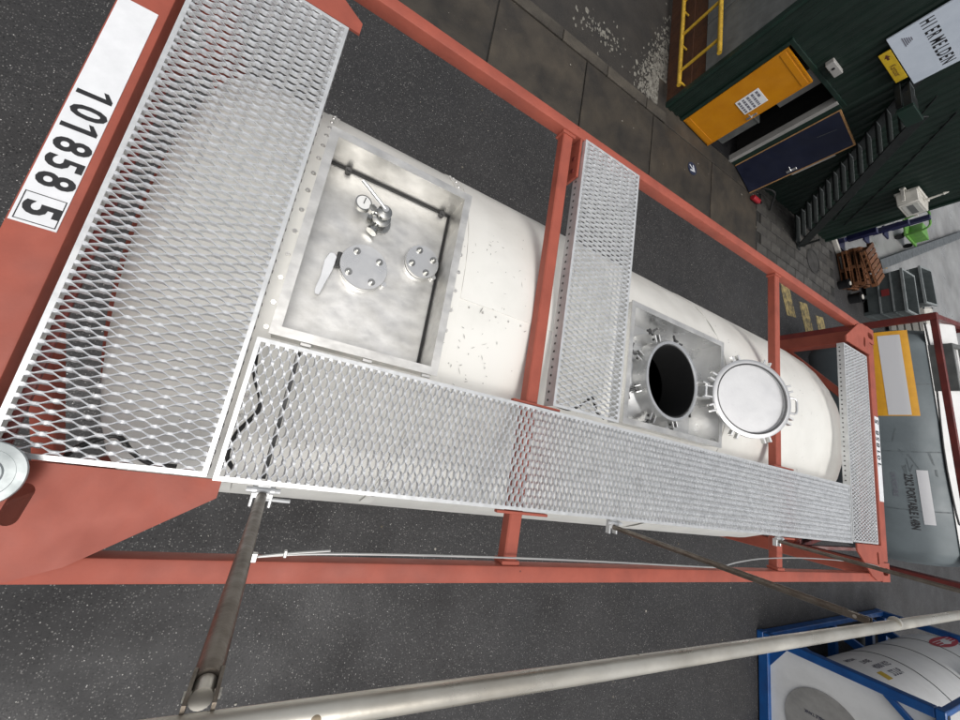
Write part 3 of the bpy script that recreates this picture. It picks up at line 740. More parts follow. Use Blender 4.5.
g = G(); g.lathe((0, gy, gz), [(.02, .10), (.6, .12), (.9, .2), (1.08, .32), (gr, .5), (gr, 2.4), (gr, GL-.5), (1.08, GL-.32), (.9, GL-.2), (.6, GL-.12), (.02, GL-.1)], 64, 'x')
gs = build('tank_shell', g, 'grey_tank', gt, smooth=True, sharp=60)
def gcyl(u, s, dr=.004):
    """u along the tank, s arc length up from the side's middle"""
    t = s/gr; return (u, gy-(gr+dr)*math.cos(t), gz+(gr+dr)*math.sin(t))
def gpatch(u0, u1, s0, s1, dr, n=10):
    g = G(); vs = []
    for j in range(n+1):
        s = s0+(s1-s0)*j/n; vs += [gcyl(u0, s, dr), gcyl(u1, s, dr)]
    return g.add(vs, [(2*j, 2*j+1, 2*j+3, 2*j+2) for j in range(n)])
def arc(z): return gr*math.asin(max(-.999, min(.999, (z-gz)/gr)))
pk = build('placard', gpatch(.22, 1.92, .20, .80, .004), 'placard_yellow', gt, smooth=True)
build('placard_blank', gpatch(.30, 1.90, .36, .68, .008), 'placard_blank', pk, smooth=True)
build('placard_blank', gpatch(2.95, 3.95, .62, .78, .005), 'placard_blank', gt, smooth=True)
g = G(); put_text(g, '22K2 PORTABLE L4BN', .16, lambda u, v: gcyl(3.55+u, .50+v, .006), .004, .66)
build('lettering', g, 'lettering_black', gt, recalc=False)
g = G(); put_text(g, 'UN PORTABLE', .10, lambda u, v: gcyl(3.25+u, .30+v, .006), .001, .7)
build('lettering', g, 'lettering_grey', gt, recalc=False)
g = G(); put_text(g, 'T11 50000 L', .09, lambda u, v: gcyl(3.15+u, .14+v, .006), 0, .7)
build('lettering', g, 'lettering_grey', gt, recalc=False)
g = G(); rs = random.Random(5)
for k in range(9):
    u = 2.25+rs.uniform(-.2, .7); s = rs.uniform(.42, .95); l = rs.uniform(.05, .28); w = rs.uniform(.008, .03); sl = rs.uniform(-.5, .5)
    g.add([gcyl(u, s, .003), gcyl(u+l, s+sl*l, .003), gcyl(u+l+.02, s+sl*l+w, .003), gcyl(u, s+w*1.3, .003)], [(0, 1, 2, 3)])
build('scuff', g, 'smear', gs, recalc=False)
g = G(); g.tube([gcyl(.1+k*.4, 1.08+.03*math.sin(k*.7), .02) for k in range(10)]+[gcyl(3.9, 1.10, .02), gcyl(4.0, 1.22, .02), gcyl(4.02, 1.45, .02)], .016, 8); build('cable', g, 'black_rubber', gt, smooth=True)
for u in (1.3, 2.6, 3.7): build('girth_seam', gpatch(u, u+.02, -.6, 1.5, .003, 20), 'smear', gs, smooth=True)
# white top cover with a hatch behind the rail
g = G(); x0, x1 = .12, 4.8
vs = []
for j in range(13):
    t = rad(52+6*j); vs += [(x0, gy-(gr+.02)*math.cos(t), gz+(gr+.02)*math.sin(t)), (x1, gy-(gr+.02)*math.cos(t), gz+(gr+.02)*math.sin(t))]
build('top_cladding', g.add(vs, [(2*j, 2*j+1, 2*j+3, 2*j+2) for j in range(12)]), 'white_panel', gt, smooth=True)
g = G(); g.holed([(.55, .50), (1.45, .50), (1.45, 1.3), (.55, 1.3)], [[(.62, .57), (1.38, .57), (1.38, 1.23), (.62, 1.23)]], 2.4, 2.77); build('hatch_frame', g, 'grey_panel', gt)
g = G(); g.box(.60, 1.40, .55, 1.25, 2.68, 2.70); build('hatch_lid', g, 'stainless', gt)

# ------------------------------------------------------------------ blue framed tank container
bang = math.atan2(.035, 1)
bt = thing('tank_container', 'blue framed tank container with white tank and black straps', 'tank container', (10.46, -2.03, 0), rotz=bang)
BL, BW, BH = 6.06, 2.44, 2.52
# local: +x along its length, y from 0 (near side) to -BW
for y0 in (-.10, -BW):
    g = G(); g.box(.17, BL-.17, y0, y0+.10, .02, .18); build('bottom_rail', g, 'blue_frame', bt, bevel=.008)
    g = G(); g.box(.17, BL-.17, y0+.01, y0+.09, BH-.10, BH-.01); build('top_rail', g, 'blue_frame', bt, bevel=.008)
    for x0 in (0, BL-.16):
        g = G(); g.box(x0, x0+.16, y0-.02 if y0 < -1 else y0-.04, y0+.10 if y0 > -1 else y0+.14, .12, BH-.12); build('corner_post', g, 'blue_frame', bt, bevel=.01)
        for z0 in (0, BH-.118):
            g = G(); g.box(x0-.006, x0+.172, -.162 if y0 > -1 else -BW-.006, .006 if y0 > -1 else -BW+.156, z0, z0+.118); build('corner_casting', g, 'blue_frame', bt, bevel=.012)
            g = G(); g.prism(stadium(x0+.083, (-.078 if y0 > -1 else -BW+.075), .05, .03), z0+.116, z0+.1205); build('aperture', g, 'black', bt)
for x0 in (.0, BL-.13):
    g = G(); g.box(x0+.01, x0+.12, -BW+.16, -.165, .02, .19); build('end_sill', g, 'blue_frame', bt, bevel=.008)
    g = G(); g.box(x0+.01, x0+.12, -BW+.16, -.165, BH-.13, BH-.01); build('end_header', g, 'blue_frame', bt, bevel=.008)
    for yy, y2 in ((-.12, -.62), (-BW+.12, -BW+.62)):
        for zz, z2 in ((BH-.1, BH-.66),):
            g = G(); g.bar((x0+.065, yy, z2), (x0+.065, y2, zz), .08, .10, (1, 0, 0)); build('end_strut', g, 'blue_frame', bt, bevel=.006)
for sx in (.9, 3.0, 5.1):
    g = G(); g.box(sx-.08, sx+.08, -BW+.1, -.1, .06, .20); g.bar((sx, -.16, .14), (sx, -.42, .75), .16, .09, (1, 0, 0)); g.bar((sx, -BW+.16, .14), (sx, -BW+.42, .75), .16, .09, (1, 0, 0)); build('saddle', g, 'blue_frame', bt)
by, bz, br_ = -1.22, 1.34, 1.13
g = G(); g.lathe((0, by, bz), [(.02, .14), (.55, .16), (.85, .22), (1.04, .34), (br_, .50), (br_, 3.0), (br_, 5.5), (1.04, 5.7), (.85, 5.84), (.02, 5.9)], 64, 'x'); bs = build('tank_shell', g, 'white_panel', bt, smooth=True, sharp=60)
for x0 in (2.05, 3.3, 4.55):
    g = G(); g.lathe((0, by, bz), [(br_-.002, x0), (br_+.006, x0), (br_+.006, x0+.025), (br_-.002, x0+.025)], 64, 'x'); build('strap', g, 'black', bs, smooth=True)
g = G(); g.box(.100, .115, -BW+.12, -.10, .17, BH-.11); build('end_panel', g, 'white_panel', bt)
g = G(); g.cyl((.088, by+.05, 1.02), (.099, by+.05, 1.02), .60, n=48); build('end_shade_disc', g, 'pale_wall', bt)  # grey disc paints the dome's shading onto the white end panel
for sgn, y_ in ((1, -.14), (-1, -BW+.14)):
    g = G(); y2_ = y_-sgn*.42
    g.add([(.086, y_, .19), (.098, y_, .19), (.086, y2_, .19), (.098, y2_, .19), (.086, y_, .50), (.098, y_, .50)], [(0, 2, 4), (1, 5, 3), (2, 3, 5, 4), (0, 1, 3, 2), (0, 4, 5, 1)]); build('end_gusset', g, 'blue_frame', bt)
def bcyl(u, s, dr=.004):
    t = s/br_; return (u, by+(br_+dr)*math.cos(t), bz+(br_+dr)*math.sin(t))
def bpatch(u0, u1, s0, s1, dr, n=6):
    g = G(); vs = []
    for j in range(n+1): vs += [bcyl(u0, s0+(s1-s0)*j/n, dr), bcyl(u1, s0+(s1-s0)*j/n, dr)]
    return g.add(vs, [(2*j, 2*j+1, 2*j+3, 2*j+2) for j in range(n)])
for txt, u_, s_, sz in (('22T6', 1.45, .26, .20), ('4000 KG', 1.40, .08, .17), ('TARE', 1.20, -.08, .15), ('MGW', .95, -.22, .14)):
    g = G(); put_text(g, txt, sz, lambda u, v, u_=u_, s_=s_: bcyl(u_+u, s_+v*.8, .005), .003, 1.1); build('lettering', g, 'lettering_grey', bt, recalc=False)
bp_ = build('class_label', bpatch(.85, 1.05, .18, .34, .005), 'sign_yellow', bt)
lg = G(); vs = [bcyl(5.2+.75*math.cos(a), .05+.16*math.sin(a), .006) for a in [2*math.pi*k/28 for k in range(28)]]
lg.add(vs, [tuple(range(28))]); build('logo', lg, 'logo_red', bt, recalc=False)
for j in range(3): build('logo_stripe', bpatch(4.65, 5.75, -.01+.055*j, .005+.055*j, .010, 2), 'plate_white', bt)
g = G(); put_text(g, 'UN PORTABLE TANK', .07, lambda u, v: (.084, by+.22-v, 1.0-u), .001, .8); build('lettering', g, 'navy', bt, recalc=False)
g = G(); g.cyl((.080, by-.10, .95), (.087, by-.10, .95), .06, n=20); build('seal_dot', g, 'logo_red', bt)
g = G(); g.box(3.5, 5.4, -.34, -.20, 1.98, 2.05); build('hose_tray', g, 'navy', bt, bevel=.01)

# ------------------------------------------------------------------ green office building
FY = 8.5
off = thing('office_building', 'dark green ribbed office building with yellow and blue doors', 'building', (10.4, 11, 0))
def ribbed(x0, x1, z0, z1, y, pitch=.2, depth=.035):
    """trapezoid ribs; front faces -y"""
    g = G(); xs = [x0]; ys = [0]
    x = x0+.02
    while x+pitch < x1:
        xs += [x, x+pitch*.18, x+pitch*.5, x+pitch*.68]; ys += [0, -depth, -depth, 0]; x += pitch
    xs.append(x1); ys.append(0); n = len(xs)
    vs = [(a, y+b, z0) for a, b in zip(xs, ys)]+[(a, y+b, z1) for a, b in zip(xs, ys)]
    fs = [(i, i+1, n+i+1, n+i) for i in range(n-1)]
    # closed back
    vs += [(x0, y+.08, z0), (x1, y+.08, z0), (x0, y+.08, z1), (x1, y+.08, z1)]
    k = 2*n
    fs += [(k, k+2, k+3, k+1), (0, n, k+2, k), (n-1, k+1, k+3, 2*n-1), tuple([k, k+1]+list(range(n-1, -1, -1))), tuple([k+2]+list(range(n, 2*n))+[k+3])]
    return g.add(vs, fs)
HB = 5.8
build('wall', ribbed(6.66, 7.16, .05, HB, FY), 'green_clad', off)
build('wall', ribbed(7.16, 9.28, 2.14, HB, FY), 'green_clad', off)
build('wall', ribbed(9.28, 14.16, .0, HB, FY), 'green_clad', off)
g = G(); g.box(6.60, 6.66, FY-.03, FY+.09, .02, HB); build('corner_trim', g, 'green_trim', off, bevel=.006)
g = G(); g.box(14.16, 14.24, FY-.05, FY+.09, .0, HB); build('corner_trim', g, 'green_trim', off, bevel=.006)
g = G(); g.box(14.16, 14.22, FY+.09, 15, 0, HB); build('wall', g, 'green_clad', off)
g = G(); g.box(6.5, 14.4, FY-.1, 15.1, HB, HB+.12); build('roof', g, 'green_trim', off, bevel=.01)
g = G(); g.box(6.62, 14.16, 14.9, 15, 0, HB); build('wall', g, 'green_clad', off)
# side towards the railing: rusty plinth, dark gap, grey panels
g = G(); g.box(6.62, 6.66, FY+.09, 14.9, .03, .62); build('plinth', g, 'rust_brown', off, bevel=.004)
g = G(); g.box(6.64, 6.66, FY+.09, 14.9, .62, .90); build('gap_panel', g, 'rust_brown', off)
for k in range(5):
    g = G(); y0 = FY+.10+k*1.25; g.box(6.615, 6.66, y0, y0+1.23, .92, HB); pn = build('side_panel', g, 'grey_panel', off, bevel=.006)
    if k == 0:
        g = G(); g.box(6.608, 6.616, y0+.42, y0+.66, 1.18, 1.21); build('handle_slot', g, 'black', pn)
# interior seen between the doors
g = G(); g.box(7.1, 9.36, 10.4, 10.45, .04, 2.5); build('room_wall', g, 'room_shade', off)
g = G(); g.box(7.05, 7.1, FY+.09, 10.45, .04, 2.5); build('room_wall', g, 'room_shade', off)
g = G(); g.box(9.36, 9.41, FY+.09, 10.45, .04, 2.5); build('room_wall', g, 'room_shade', off)
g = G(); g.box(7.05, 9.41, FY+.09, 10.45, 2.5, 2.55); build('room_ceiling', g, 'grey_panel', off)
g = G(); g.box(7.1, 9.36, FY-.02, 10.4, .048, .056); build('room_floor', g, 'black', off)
g = G(); g.box(8.25, 8.72, 8.75, 9.35, .058, .85); g.box(8.24, 8.73, 8.74, 9.36, .85, .88); build('cabinet', g, 'grey_panel', off, bevel=.006)
g = G(); g.box(8.4, 8.9, 9.0, 9.5, 1.2, 1.95); build('wall_cabinet', g, 'pale_wall', off, bevel=.006)
# jambs and frame
g = G(); g.box(9.02, 9.12, FY-.06, FY+.10, .05, 2.13); build('door_jamb', g, 'pale_wall', off, bevel=.004)
g = G(); g.box(9.12, 9.28, FY-.06, FY+.09, .05, 2.13); build('door_jamb', g, 'green_trim', off, bevel=.004)
g = G(); g.box(7.10, 7.18, FY-.05, FY+.09, .05, 2.13); build('door_jamb', g, 'green_trim', off, bevel=.004)
g = G(); g.box(7.10, 9.28, FY-.05, FY+.09, 2.13, 2.20); build('lintel', g, 'green_trim', off, bevel=.004)
def door(hx, hy, fx, fy, z0, z1, mat, edge, name_label):
    d = Vector((fx-hx, fy-hy, 0)); w = d.length; a = math.atan2(d.y, d.x)
    M_ = Matrix.Translation((hx, hy, 0)) @ Matrix.Rotation(a, 4, 'Z')
    g = G(); g.m = M_; g.box(0, w, 0, .045, z0, z1); dd = build('door', g, mat, off, bevel=.004, label=name_label)
    g = G(); g.m = M_; e = .022
    g.box(-.002, w+.002, -.004, .048, z1-e, z1+.003); g.box(w-e, w+.003, -.004, .048, z0, z1-e); g.box(-.003, e, -.004, .048, z0, z1-e)
    build('door_edge', g, edge, dd)
    return dd, M_, w
yd, YM, yw = door(7.20, 8.46, 8.12, 8.34, .07, 2.08, 'yellow_door', 'yellow_door', 'yellow door standing ajar with a white notice')
for z_ in (.10, 1.93):
    g = G(); g.m = YM; g.box(.04, yw-.04, -.009, 0, z_, z_+.10); build('rail_panel', g, 'yellow_door', yd, bevel=.003)
g = G(); g.m = YM; g.prism([(0, 0)]*0 or [(.36, -.012), (.74, -.012), (.74, -.006), (.36, -.006)], .98, 1.42); nt_ = build('notice', g, 'plate_white', yd, bevel=.002)
g = G(); g.m = YM
for j in range(5):
    z = 1.36-j*.082
    x = .40
    while x < .70:
        l = random.uniform(.03, .075)
        if not (j == 0 and x > .56) : g.box(x, min(x+l, .71), -.0135, -.0122, z-.022, z+.022)
        x += l+.014
build('notice_lines', g, 'lettering_grey', nt_, kind='stuff')
g = G(); g.m = YM; g.cyl((yw-.06, 0, 1.05), (yw-.06, -.05, 1.05), .012, n=10); g.bar((yw-.055, -.05, 1.05), (yw-.17, -.05, 1.05), .016, .018); g.box(yw-.085, yw-.035, -.012, 0, .95, 1.15); build('handle', g, 'door_handle', yd, bevel=.002)
bd, BM_, bw = door(9.26, 8.43, 9.93, 7.97, .07, 2.10, 'blue_door', 'door_edge', 'dark blue door standing wide open with pale edges')
g = G(); g.m = BM_; g.cyl((bw-.09, 0, 1.0), (bw-.09, -.05, 1.0), .012, n=10); g.bar((bw-.085, -.05, 1.0), (bw-.20, -.05, 1.0), .016, .018); g.box(bw-.115, bw-.065, -.012, 0, .90, 1.10); build('handle', g, 'door_handle', bd, bevel=.002)
g = G(); g.m = BM_; g.bar((.30, -.003, 1.62), (.34, -.003, 1.94), .006, .004, (0, 1, 0)); build('scratch', g, 'grey_panel', bd)
g = G(); g.m = BM_; g.box(bw-.02, bw+.05, .05, .09, .95, 1.75); build('closer_bar', g, 'pale_wall', bd, bevel=.004)

# staircase up the front
sx0, sx1, sz1 = 12.38, 9.45, 3.10
st = thing('outdoor_staircase', 'black steel staircase rising along the green ribbed wall', 'staircase', (11.1, 7.9, 0))
SY0, SY1 = 7.56, 8.38
for y in (SY0-.03, SY1):
    g = G(); g.bar((sx0+.12, y+.015, -.0+.09), (sx1, y+.015, sz1+.02), .03, .20, (0, 1, 0) if False else (0, 0, 1)); build('stringer', g, 'stair_black', st, bevel=.004)
nt2 = 15
for i in range(nt2):
    t = (i+.7)/nt2; x = sx0+(sx1-sx0)*t; z = sz1*t
    g = G(); g.box(x-.12, x+.10, SY0+.002, SY1-.002, z-.03, z); tr = build('tread', g, 'stair_black', st, bevel=.003)
    g = G(); g.box(x+.076, x+.108, SY0+.012, SY1-.012, z-.036, z+.005); g.box(x-.118, x+.10, SY1-.05, SY1-.02, z, z+.005); build('nosing', g, 'tread_grey', tr, bevel=.002)
g = G(); g.box(9.10, 9.44, SY0-.02, 7.92, 3.0, 3.10); build('landing', g, 'stair_black', st, bevel=.005)
g = G(); g.box(8.98, 9.46, SY0-.10, SY0-.03, 2.92, 3.14); build('landing_fascia', g, 'green_trim', st, bevel=.006)
g = G(); g.box(9.36, 9.42, 7.90, 8.47, 2.84, 2.92); build('landing_bracket', g, 'stair_black', st, bevel=.004)
g = G(); g.tube([(12.45, SY0-.02, .04), (12.45, SY0-.02, .55)], .03, 10); g.box(12.36, 12.54, SY0-.11, SY0+.07, .046, .07); build('newel_post', g, 'stair_black', st, smooth=True)
# cables on the wall
g = G()
o = tag(build('wall_cable', G().tube([(10.2, FY-.05, 3.2), (11.2, FY-.05, 2.3), (12.3, FY-.05, 1.35), (13.2, FY-.05, .6)], .014, 6), 'black', None, smooth=True), 'thin black cable sloping down the green ribbed wall above the floodlight', 'cable', 'cables on the green wall')
o = tag(build('wall_cable', G().tube([(10.9, FY-.05, 3.3), (11.9, FY-.05, 2.4), (12.7, FY-.05, 1.6), (13.6, FY-.05, .7)], .014, 6), 'black', None, smooth=True), 'thin black cable sloping down the green ribbed wall beside the floodlight', 'cable', 'cables on the green wall')

# signs and fittings on the wall
sg_ = thing('reporting_sign', 'white sign reading HIER MELDEN on the green wall', 'sign', (8.9, 8.38, 3.05))
g = G(); g.box(8.22, 9.52, 8.375, 8.405, 3.06, 4.25); bo = build('sign_board', g, 'sign_white', sg_, bevel=.004)
for word, cx in (('HIER', 8.49), ('MELDEN', 9.09)):
    g = G(); put_chars(g, word, .22, .112, lambda u, v, cx=cx: (cx+u, 8.3735, 3.50+v), .005, .66); build('lettering', g, 'lettering_black', sg_, recalc=False)
g = G()
for j in range(5): g.box(8.36+.02*j, 8.58-.015*j, 8.3725, 8.3738, 3.20+.022*j, 3.212+.022*j)
build('sign_mark', g, 'lettering_grey', sg_)
g = G(); g.box(8.3, 8.36, 8.405, 8.47, 3.1, 4.2); g.box(9.4, 9.46, 8.405, 8.47, 3.1, 4.2); build('sign_bracket', g, 'green_trim', sg_)
ys = thing('direction_sign', 'small yellow sign with a left arrow beside the white sign', 'sign', (8.85, 8.38, 2.9))
g = G(); g.box(8.46, 9.28, 8.378, 8.40, 2.89, 3.045); build('sign_board', g, 'sign_yellow', ys, bevel=.004)
g = G(); put_text(g, 'Kantoor', .11, lambda u, v: (8.97+u, 8.3765, 2.965+v), .001, .85); build('lettering', g, 'sign_brown', ys, recalc=False)
g = G(); g.add([(8.52, 8.3765, 2.97), (8.60, 8.3765, 3.01), (8.60, 8.3765, 2.985), (8.66, 8.3765, 2.985), (8.66, 8.3765, 2.955), (8.60, 8.3765, 2.955), (8.60, 8.3765, 2.93)], [(0, 1, 2, 3, 4, 5, 6)]); build('arrow', g, 'sign_brown', ys, recalc=False)
g = G(); g.box(8.5, 8.54, 8.40, 8.47, 2.92, 3.02); g.box(9.2, 9.24, 8.40, 8.47, 2.92, 3.02); build('sign_bracket', g, 'green_trim', ys)
cbx = thing('junction_box', 'small white junction box on the green wall above the yellow door', 'junction box', (8.17, 8.42, 2.3))
g = G(); g.box(7.99, 8.36, 8.37, 8.465, 2.32, 2.45); build('box_body', g, 'pale_wall', cbx, bevel=.008)
g = G(); g.cyl((8.14, 8.371, 2.385), (8.14, 8.363, 2.385), .026, n=12); build('button', g, 'black', cbx)
fl = thing('floodlight', 'white boxy floodlight on an arm on the green wall', 'floodlight', (13.2, 8.2, 1.9))
g = G(); g.prism([(0, 0)]*0 or [(12.86, 8.02), (13.50, 8.02), (13.58, 8.30), (12.78, 8.30)], 1.93, 2.30); g.box(12.80, 13.56, 8.30, 8.36, 1.90, 2.33); build('lamp_body', g, 'lamp_body', fl, bevel=.012)
g = G(); g.box(12.93, 13.43, 8.012, 8.02, 1.98, 2.25); build('lamp_glass', g, 'lamp_glass', fl, bevel=.003)
g = G(); g.box(12.97, 13.39, 8.005, 8.0115, 2.06, 2.17); build('lamp_element', g, 'grey_panel', fl, bevel=.002)
g = G(); g.box(12.90, 13.46, 8.06, 8.26, 1.915, 1.929); build('lamp_vent', g, 'grey_panel', fl)
g = G(); g.box(12.72, 12.76, 8.05, 8.40, 2.04, 2.10); g.box(13.60, 13.64, 8.05, 8.40, 2.04, 2.10); g.box(12.72, 13.64, 8.37, 8.41, 2.02, 2.12); g.box(13.1, 13.26, 8.41, 8.47, 2.0, 2.14); build('lamp_bracket', g, 'lamp_body', fl, bevel=.004)
g = G(); g.cyl((13.20, 8.16, 2.30), (13.20, 8.18, 2.62), .028, .02, n=10); g.cyl((13.20, 8.18, 2.62), (13.20, 8.18, 2.70), .034, .012, n=10); build('lamp_sensor', g, 'lamp_body', fl, smooth=True)

# yellow guard railing
rl = thing('guard_railing', 'yellow tubular guard railing beside the green office corner', 'railing', (6.45, 10, .03))
for z in (.47, 1.30):
    g = G(); g.tube([(6.44, 8.56, z), (6.44, 10.5, z), (6.44, 13.5, z)], .043, 12); build('rail', g, 'rail_yellow', rl, smooth=True)
for k in range(5):
    y = 8.92+k*.98
    g = G(); g.tube([(6.44, y, .47), (6.44, y, 1.30)], .031, 10); build('upright', g, 'rail_yellow', rl, smooth=True)
    g = G(); g.tube([(6.44, y-.25, .47), (6.625, y-.25, .47)], .02, 8); build('wall_bracket', g, 'rail_yellow', rl, smooth=True)

# floor arrow sticker
fa = thing('floor_marking', 'round blue floor marking with a white arrow on the concrete slabs', 'floor marking', (7.62, 7.43, .05))
g = G(); g.cyl((7.62, 7.43, .0545), (7.62, 7.43, .0575), .155, n=32); build('disc', g, 'marking_blue', fa)
g = G(); g.m = Matrix.Translation((7.62, 7.43, .058)) @ Matrix.Rotation(rad(-28), 4, 'Z')
g.prism([(-.12, -.016), (.02, -.016), (-.045, -.085), (-.02, -.105), (.11, 0), (-.02, .105), (-.045, .085), (.02, .016), (-.12, .016)], 0, .002); build('arrow', g, 'marking_white', fa)
# manhole cover in the paving
mc = thing('manhole_cover', 'round iron manhole cover in the stone paving', 'manhole cover', (13.35, 7.45, .05))
g = G(); g.lathe((13.35, 7.45, .045), [(.33, 0), (.33, .012), (.38, .012), (.38, 0)], 36); build('frame', g, 'iron_cover', mc, smooth=True)
g = G(); g.cyl((13.35, 7.45, .045), (13.35, 7.45, .053), .32, n=36); build('cover', g, 'stone_paving', mc)
# red extinguisher shaped stopper by the blue door
ex = thing('fire_extinguisher', 'small red extinguisher lying at the foot of the blue door', 'extinguisher', (10.1, 7.9, .05))
g = G(); g.lathe((9.98, 7.86, .115), [(0, 0), (.06, .002), (.065, .02), (.065, .26), (.04, .30), (.02, .31), (.02, .34), (0, .34)], 20, 'x'); build('cylinder', g, 'safety_red', ex, smooth=True)
g = G(); g.box(10.31, 10.36, 7.845, 7.875, .10, .16); build('valve', g, 'black', ex)
hs_ = tag(build('hose', G().tube(spl([(10.2, 8.3, .08), (10.5, 8.15, .35), (10.75, 8.05, .2), (10.9, 7.95, .08)]), .025, 8), 'black_rubber', None, smooth=True), 'black hose hanging by the blue door under the staircase', 'hose')

# ------------------------------------------------------------------ yard things beyond the office
# pallets
def pallet(loc, rz, label):
    p = thing('pallet', label, 'pallet', loc, 'pallets stacked by the grey bins', rotz=rz)
    for k in range(7):
        g = G(); y = -.6+k*.172; g.box(-.4, .4, y, y+.13, .118, .142); build('plank', g, 'pallet_wood', p)
    for x in (-.38, 0, .38):
        g = G(); g.box(x-.05, x+.05, -.6, .562, .094, .116); build('plank', g, 'pallet_wood', p)
        for y in (-.55, -.02, .51):
            g = G(); g.box(x-.05, x+.05, y-.05, y+.05, .022, .093); build('block', g, 'pallet_wood', p)
        g = G(); g.box(x-.05, x+.05, -.6, .562, 0, .021); build('plank', g, 'pallet_wood', p)
    return p
labs = ['brown pallet at the bottom of the stack by the grey bins', 'second brown pallet from the bottom of the stack', 'third brown pallet from the bottom of the stack', 'fourth brown pallet from the bottom of the stack', 'skewed brown pallet on top of the stack']
for k in range(5): pallet((15.55+random.uniform(-.05, .05), 8.02+random.uniform(-.05, .05), .02+k*.143), rad(20+random.uniform(-6, 6)+(22 if k == 4 else 0)), labs[k])
# grey bins
def bin_box(x, y, rz, w, d, h, label):
    b = thing('pallet_bin', label, 'bin', (x, y, .0), 'grey plastic bins in the yard', rotz=rz)
    z0 = .12; t = .035
    g = G(); tp = .93
    o = [(-d/2, -w/2), (d/2, -w/2), (d/2, w/2), (-d/2, w/2)]
    vs = [(px*tp, py*tp, z0) for px, py in o]+[(px, py, h) for px, py in o]+[(px-math.copysign(t, px), py-math.copysign(t, py), h) for px, py in o]+[(px*tp-math.copysign(t, px), py*tp-math.copysign(t, py), z0+.04) for px, py in o]
    fs = [(3, 2, 1, 0), (12, 13, 14, 15)]
    for i in range(4):
        j = (i+1) % 4; fs += [(i, j, 4+j, 4+i), (4+i, 4+j, 8+j, 8+i), (8+i, 8+j, 12+j, 12+i)]
    build('bin_shell', g.add(vs, fs), 'bin_grey', b)
    for y2 in (-w/2+.1, 0, w/2-.1):
        g = G(); g.box(-d/2*tp, d/2*tp, y2-.06, y2+.06, 0, .119); build('runner', g, 'bin_grey', b, bevel=.004)
    for q in (.34, .68):
        z = z0+(h-z0)*q; xx = -d/2*(tp+(1-tp)*q)
        g = G(); g.box(xx-.02, xx+.01, -w/2*.95, w/2*.95, z-.02, z+.02); build('rib', g, 'bin_light', b)
        g = G(); yy = -w/2*(tp+(1-tp)*q); g.box(-d/2*.95, d/2*.95, yy-.02, yy+.01, z-.02, z+.02); build('rib', g, 'bin_grey', b)
    g = G(); g.holed([(-d/2-.03, -w/2-.03), (d/2+.03, -w/2-.03), (d/2+.03, w/2+.03), (-d/2-.03, w/2+.03)], [[(-d/2+t, -w/2+t), (d/2-t, -w/2+t), (d/2-t, w/2-t), (-d/2+t, w/2-t)]], h-.05, h+.01); build('rim', g, 'bin_light', b)
    return b, -d/2
b1, fx_ = bin_box(17.4, 7.62, rad(8), 1.35, 1.1, 1.0, 'grey plastic bin with a red label between pallets and crate')
g = G(); g.box(fx_-.022, fx_-.012, -.10, .12, .48, .66); build('bin_label', g, 'bin_red', b1)
bin_box(19.3, 8.55, rad(14), 1.25, 1.2, 1.0, 'grey plastic bin behind the bin with the red label')
# white crate with battens
cr = thing('crate', 'pale slatted crate beside the grey bins', 'crate', (19.2, 7.25, 0), rotz=rad(18))
g = G(); g.box(-.5, .5, -.45, .45, .1, .14); build('base', g, 'crate_white', cr)
for k in range(5):
    z = .16+k*.17
    for (x0, x1, y0, y1) in ((-.52, -.5, -.45, .45), (.5, .52, -.45, .45), (-.5, .5, -.47, -.45), (-.5, .5, .45, .47)):
        g = G(); g.box(x0, x1, y0, y1, z, z+.12); build('slat', g, 'crate_white', cr)
for x in (-.48, .48):
    for y in (-.43, .43):
        g = G(); g.box(x-.03, x+.03, y-.03, y+.03, 0, 1.0); build('post', g, 'steel_beam', cr)
g = G(); g.box(-.48, .48, -.43, .43, .96, .98); build('lid', g, 'crate_white', cr)
# boards leaning on the bin
o = tag(build('board', G().bar((16.9, 8.75, .06), (18.1, 9.15, .32), .30, .04), 'plank_pale', None, bevel=.004), 'pale yellow board lying behind the grey bins', 'board')
# black drums with white lids
for i, (x, y, r, h, lb) in enumerate([(15.15, 7.35, .14, .26, 'black tub with a pale lid nearest the stone paving'), (15.9, 7.15, .17, .30, 'black tub with a pale lid beside the grey bin')]):
    t_ = thing('tub', lb, 'tub', (x, y, 0), 'black tubs by the bins')
    g = G(); g.lathe((x, y, 0), [(0, .0), (r*.9, 0), (r, h), (r*1.06, h), (r*1.06, h-.03)], 24); build('tub_body', g, 'black', t_, smooth=True, sharp=40)
    g = G(); g.cyl((x, y, h+.002), (x, y, h+.02), r*.45, n=16); build('lid', g, 'crate_white', t_)
# white painted kerb edge between paving and yard
g = G(); g.bar((14.55, 9.05, .06), (15.5, 7.95, .06), .10, .12); tag(build('barrier_bar', g, 'crate_white', None, bevel=.01), 'white low bar at the corner of the stone paving', 'bar')
# long grey steel beam on the yard floor
g = G(); d = Vector((11.25, 6.18, 0)).normalized(); p = Vector((17.6, 8.95, 0)); q = p+d*15; s_ = Vector((-d.y, d.x, 0))
for zz in (.03, .33): g.bar(p+Vector((0, 0, zz)), q+Vector((0, 0, zz)), .34, .02)
g.bar(p+Vector((0, 0, .18)), q+Vector((0, 0, .18)), .02, .28); tag(build('steel_beam', g, 'steel_beam', None), 'long grey steel beam lying on the pale yard floor', 'beam')
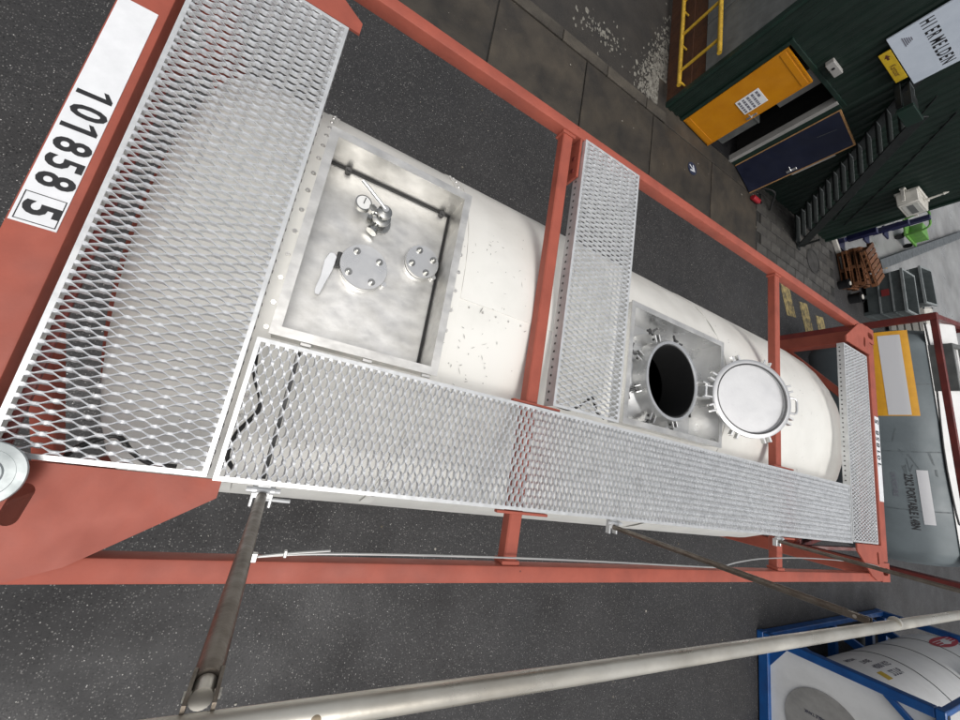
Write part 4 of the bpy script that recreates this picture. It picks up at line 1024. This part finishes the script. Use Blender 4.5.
# dark blue steel rack
rk = thing('steel_rack', 'dark blue steel rack beside the green building corner', 'rack', (17.2, 9.9, .02))
A = Vector((15.1, 8.85, .14)); Bq = Vector((19.6, 11.35, .14))
g = G(); g.bar(A, Bq, .14, .14); build('base_beam', g, 'navy', rk, bevel=.006)
for t, h in ((.05, .9), (.52, 1.1), (.95, 1.2)):
    c = A.lerp(Bq, t); g = G(); g.box(c.x-.08, c.x+.08, c.y-.08, c.y+.08, .21, h); build('upright', g, 'navy', rk, bevel=.006)
    g = G(); g.box(c.x-.22, c.x+.22, c.y-.3, c.y+.1, .02, .069); build('foot', g, 'navy', rk, bevel=.004)
c = A.lerp(Bq, .52); g = G(); g.bar(c+Vector((.06, .02, .9)), A.lerp(Bq, .80)+Vector((0, 0, .05)), .1, .1); build('brace', g, 'navy', rk, bevel=.006)
# green trolley
tl = thing('hose_trolley', 'bright green trolley behind the dark blue rack', 'trolley', (20.9, 11.6, .02))
g = G(); g.box(20.3, 21.5, 11.3, 12.0, .30, .36); build('deck', g, 'lime_green', tl, bevel=.01)
g = G(); g.tube(spl([(20.35, 11.3, .36), (20.2, 11.3, .95), (20.2, 11.65, 1.02), (20.2, 12.0, .95), (20.35, 12.0, .36)]), .035, 8); build('push_bar', g, 'lime_green', tl, smooth=True)
g = G(); g.prism([(20.6, 11.4), (21.4, 11.4), (21.2, 11.9), (20.8, 11.9)], .36, .72); build('hopper', g, 'lime_green', tl, bevel=.01)
for x in (20.45, 21.35):
    for y in (11.36, 11.94):
        g = G(); g.cyl((x, y-.03, .15), (x, y+.03, .15), .13, n=16); g.box(x-.02, x+.02, y-.02, y+.02, .2, .30); build('wheel', g, 'black', tl, smooth=True)
# white shed with a green base far across the yard
sh = thing('storage_shed', 'long white storage shed with a green base across the yard', 'shed', (34, 25, 0), rotz=math.atan2(5.2, 9.5))
g = G(); g.box(-14, 14, 0, 6, .02, 5.0)
build('wall', g, 'white_panel', sh, bevel=.02)
for k in range(13):
    g = G(); x = -13.4+k*2.2; g.box(x, x+.07, -.03, 0, .6, 5.0); build('panel_joint', g, 'grey_panel', sh)
g = G(); g.box(-14.02, 14.02, -.10, 0, .02, .55); build('base_beam', g, 'lime_green', sh)
g = G(); g.box(-14.3, 14.3, -.3, 6.3, 5.0, 5.2); build('roof', g, 'grey_panel', sh)

# scattered leaves and bits of litter on the ground
g = G(); rl_ = random.Random(21)
for i in range(150):
    x = rl_.uniform(0, 14); y = rl_.uniform(2.6, 8.2) if i % 3 else rl_.uniform(-3.5, 0)
    z = .0585 if 6.5 < y < 8.0 and x < 10.2 else .052 if y > 6.4 else .004
    r = rl_.uniform(.006, .022)*(2 if rl_.random() < .06 else 1); n = 5; a0 = rl_.uniform(0, 6)
    g.add([(x+r*rl_.uniform(.4, 1.2)*math.cos(a0+k*1.2566), y+r*rl_.uniform(.4, 1.2)*math.sin(a0+k*1.2566), z+rl_.uniform(0, .006)) for k in range(n)], [tuple(range(n))])
tag(build('litter', g, 'litter', None, kind='stuff', recalc=False), 'scattered pale bits of litter on the asphalt and concrete slabs', 'litter')
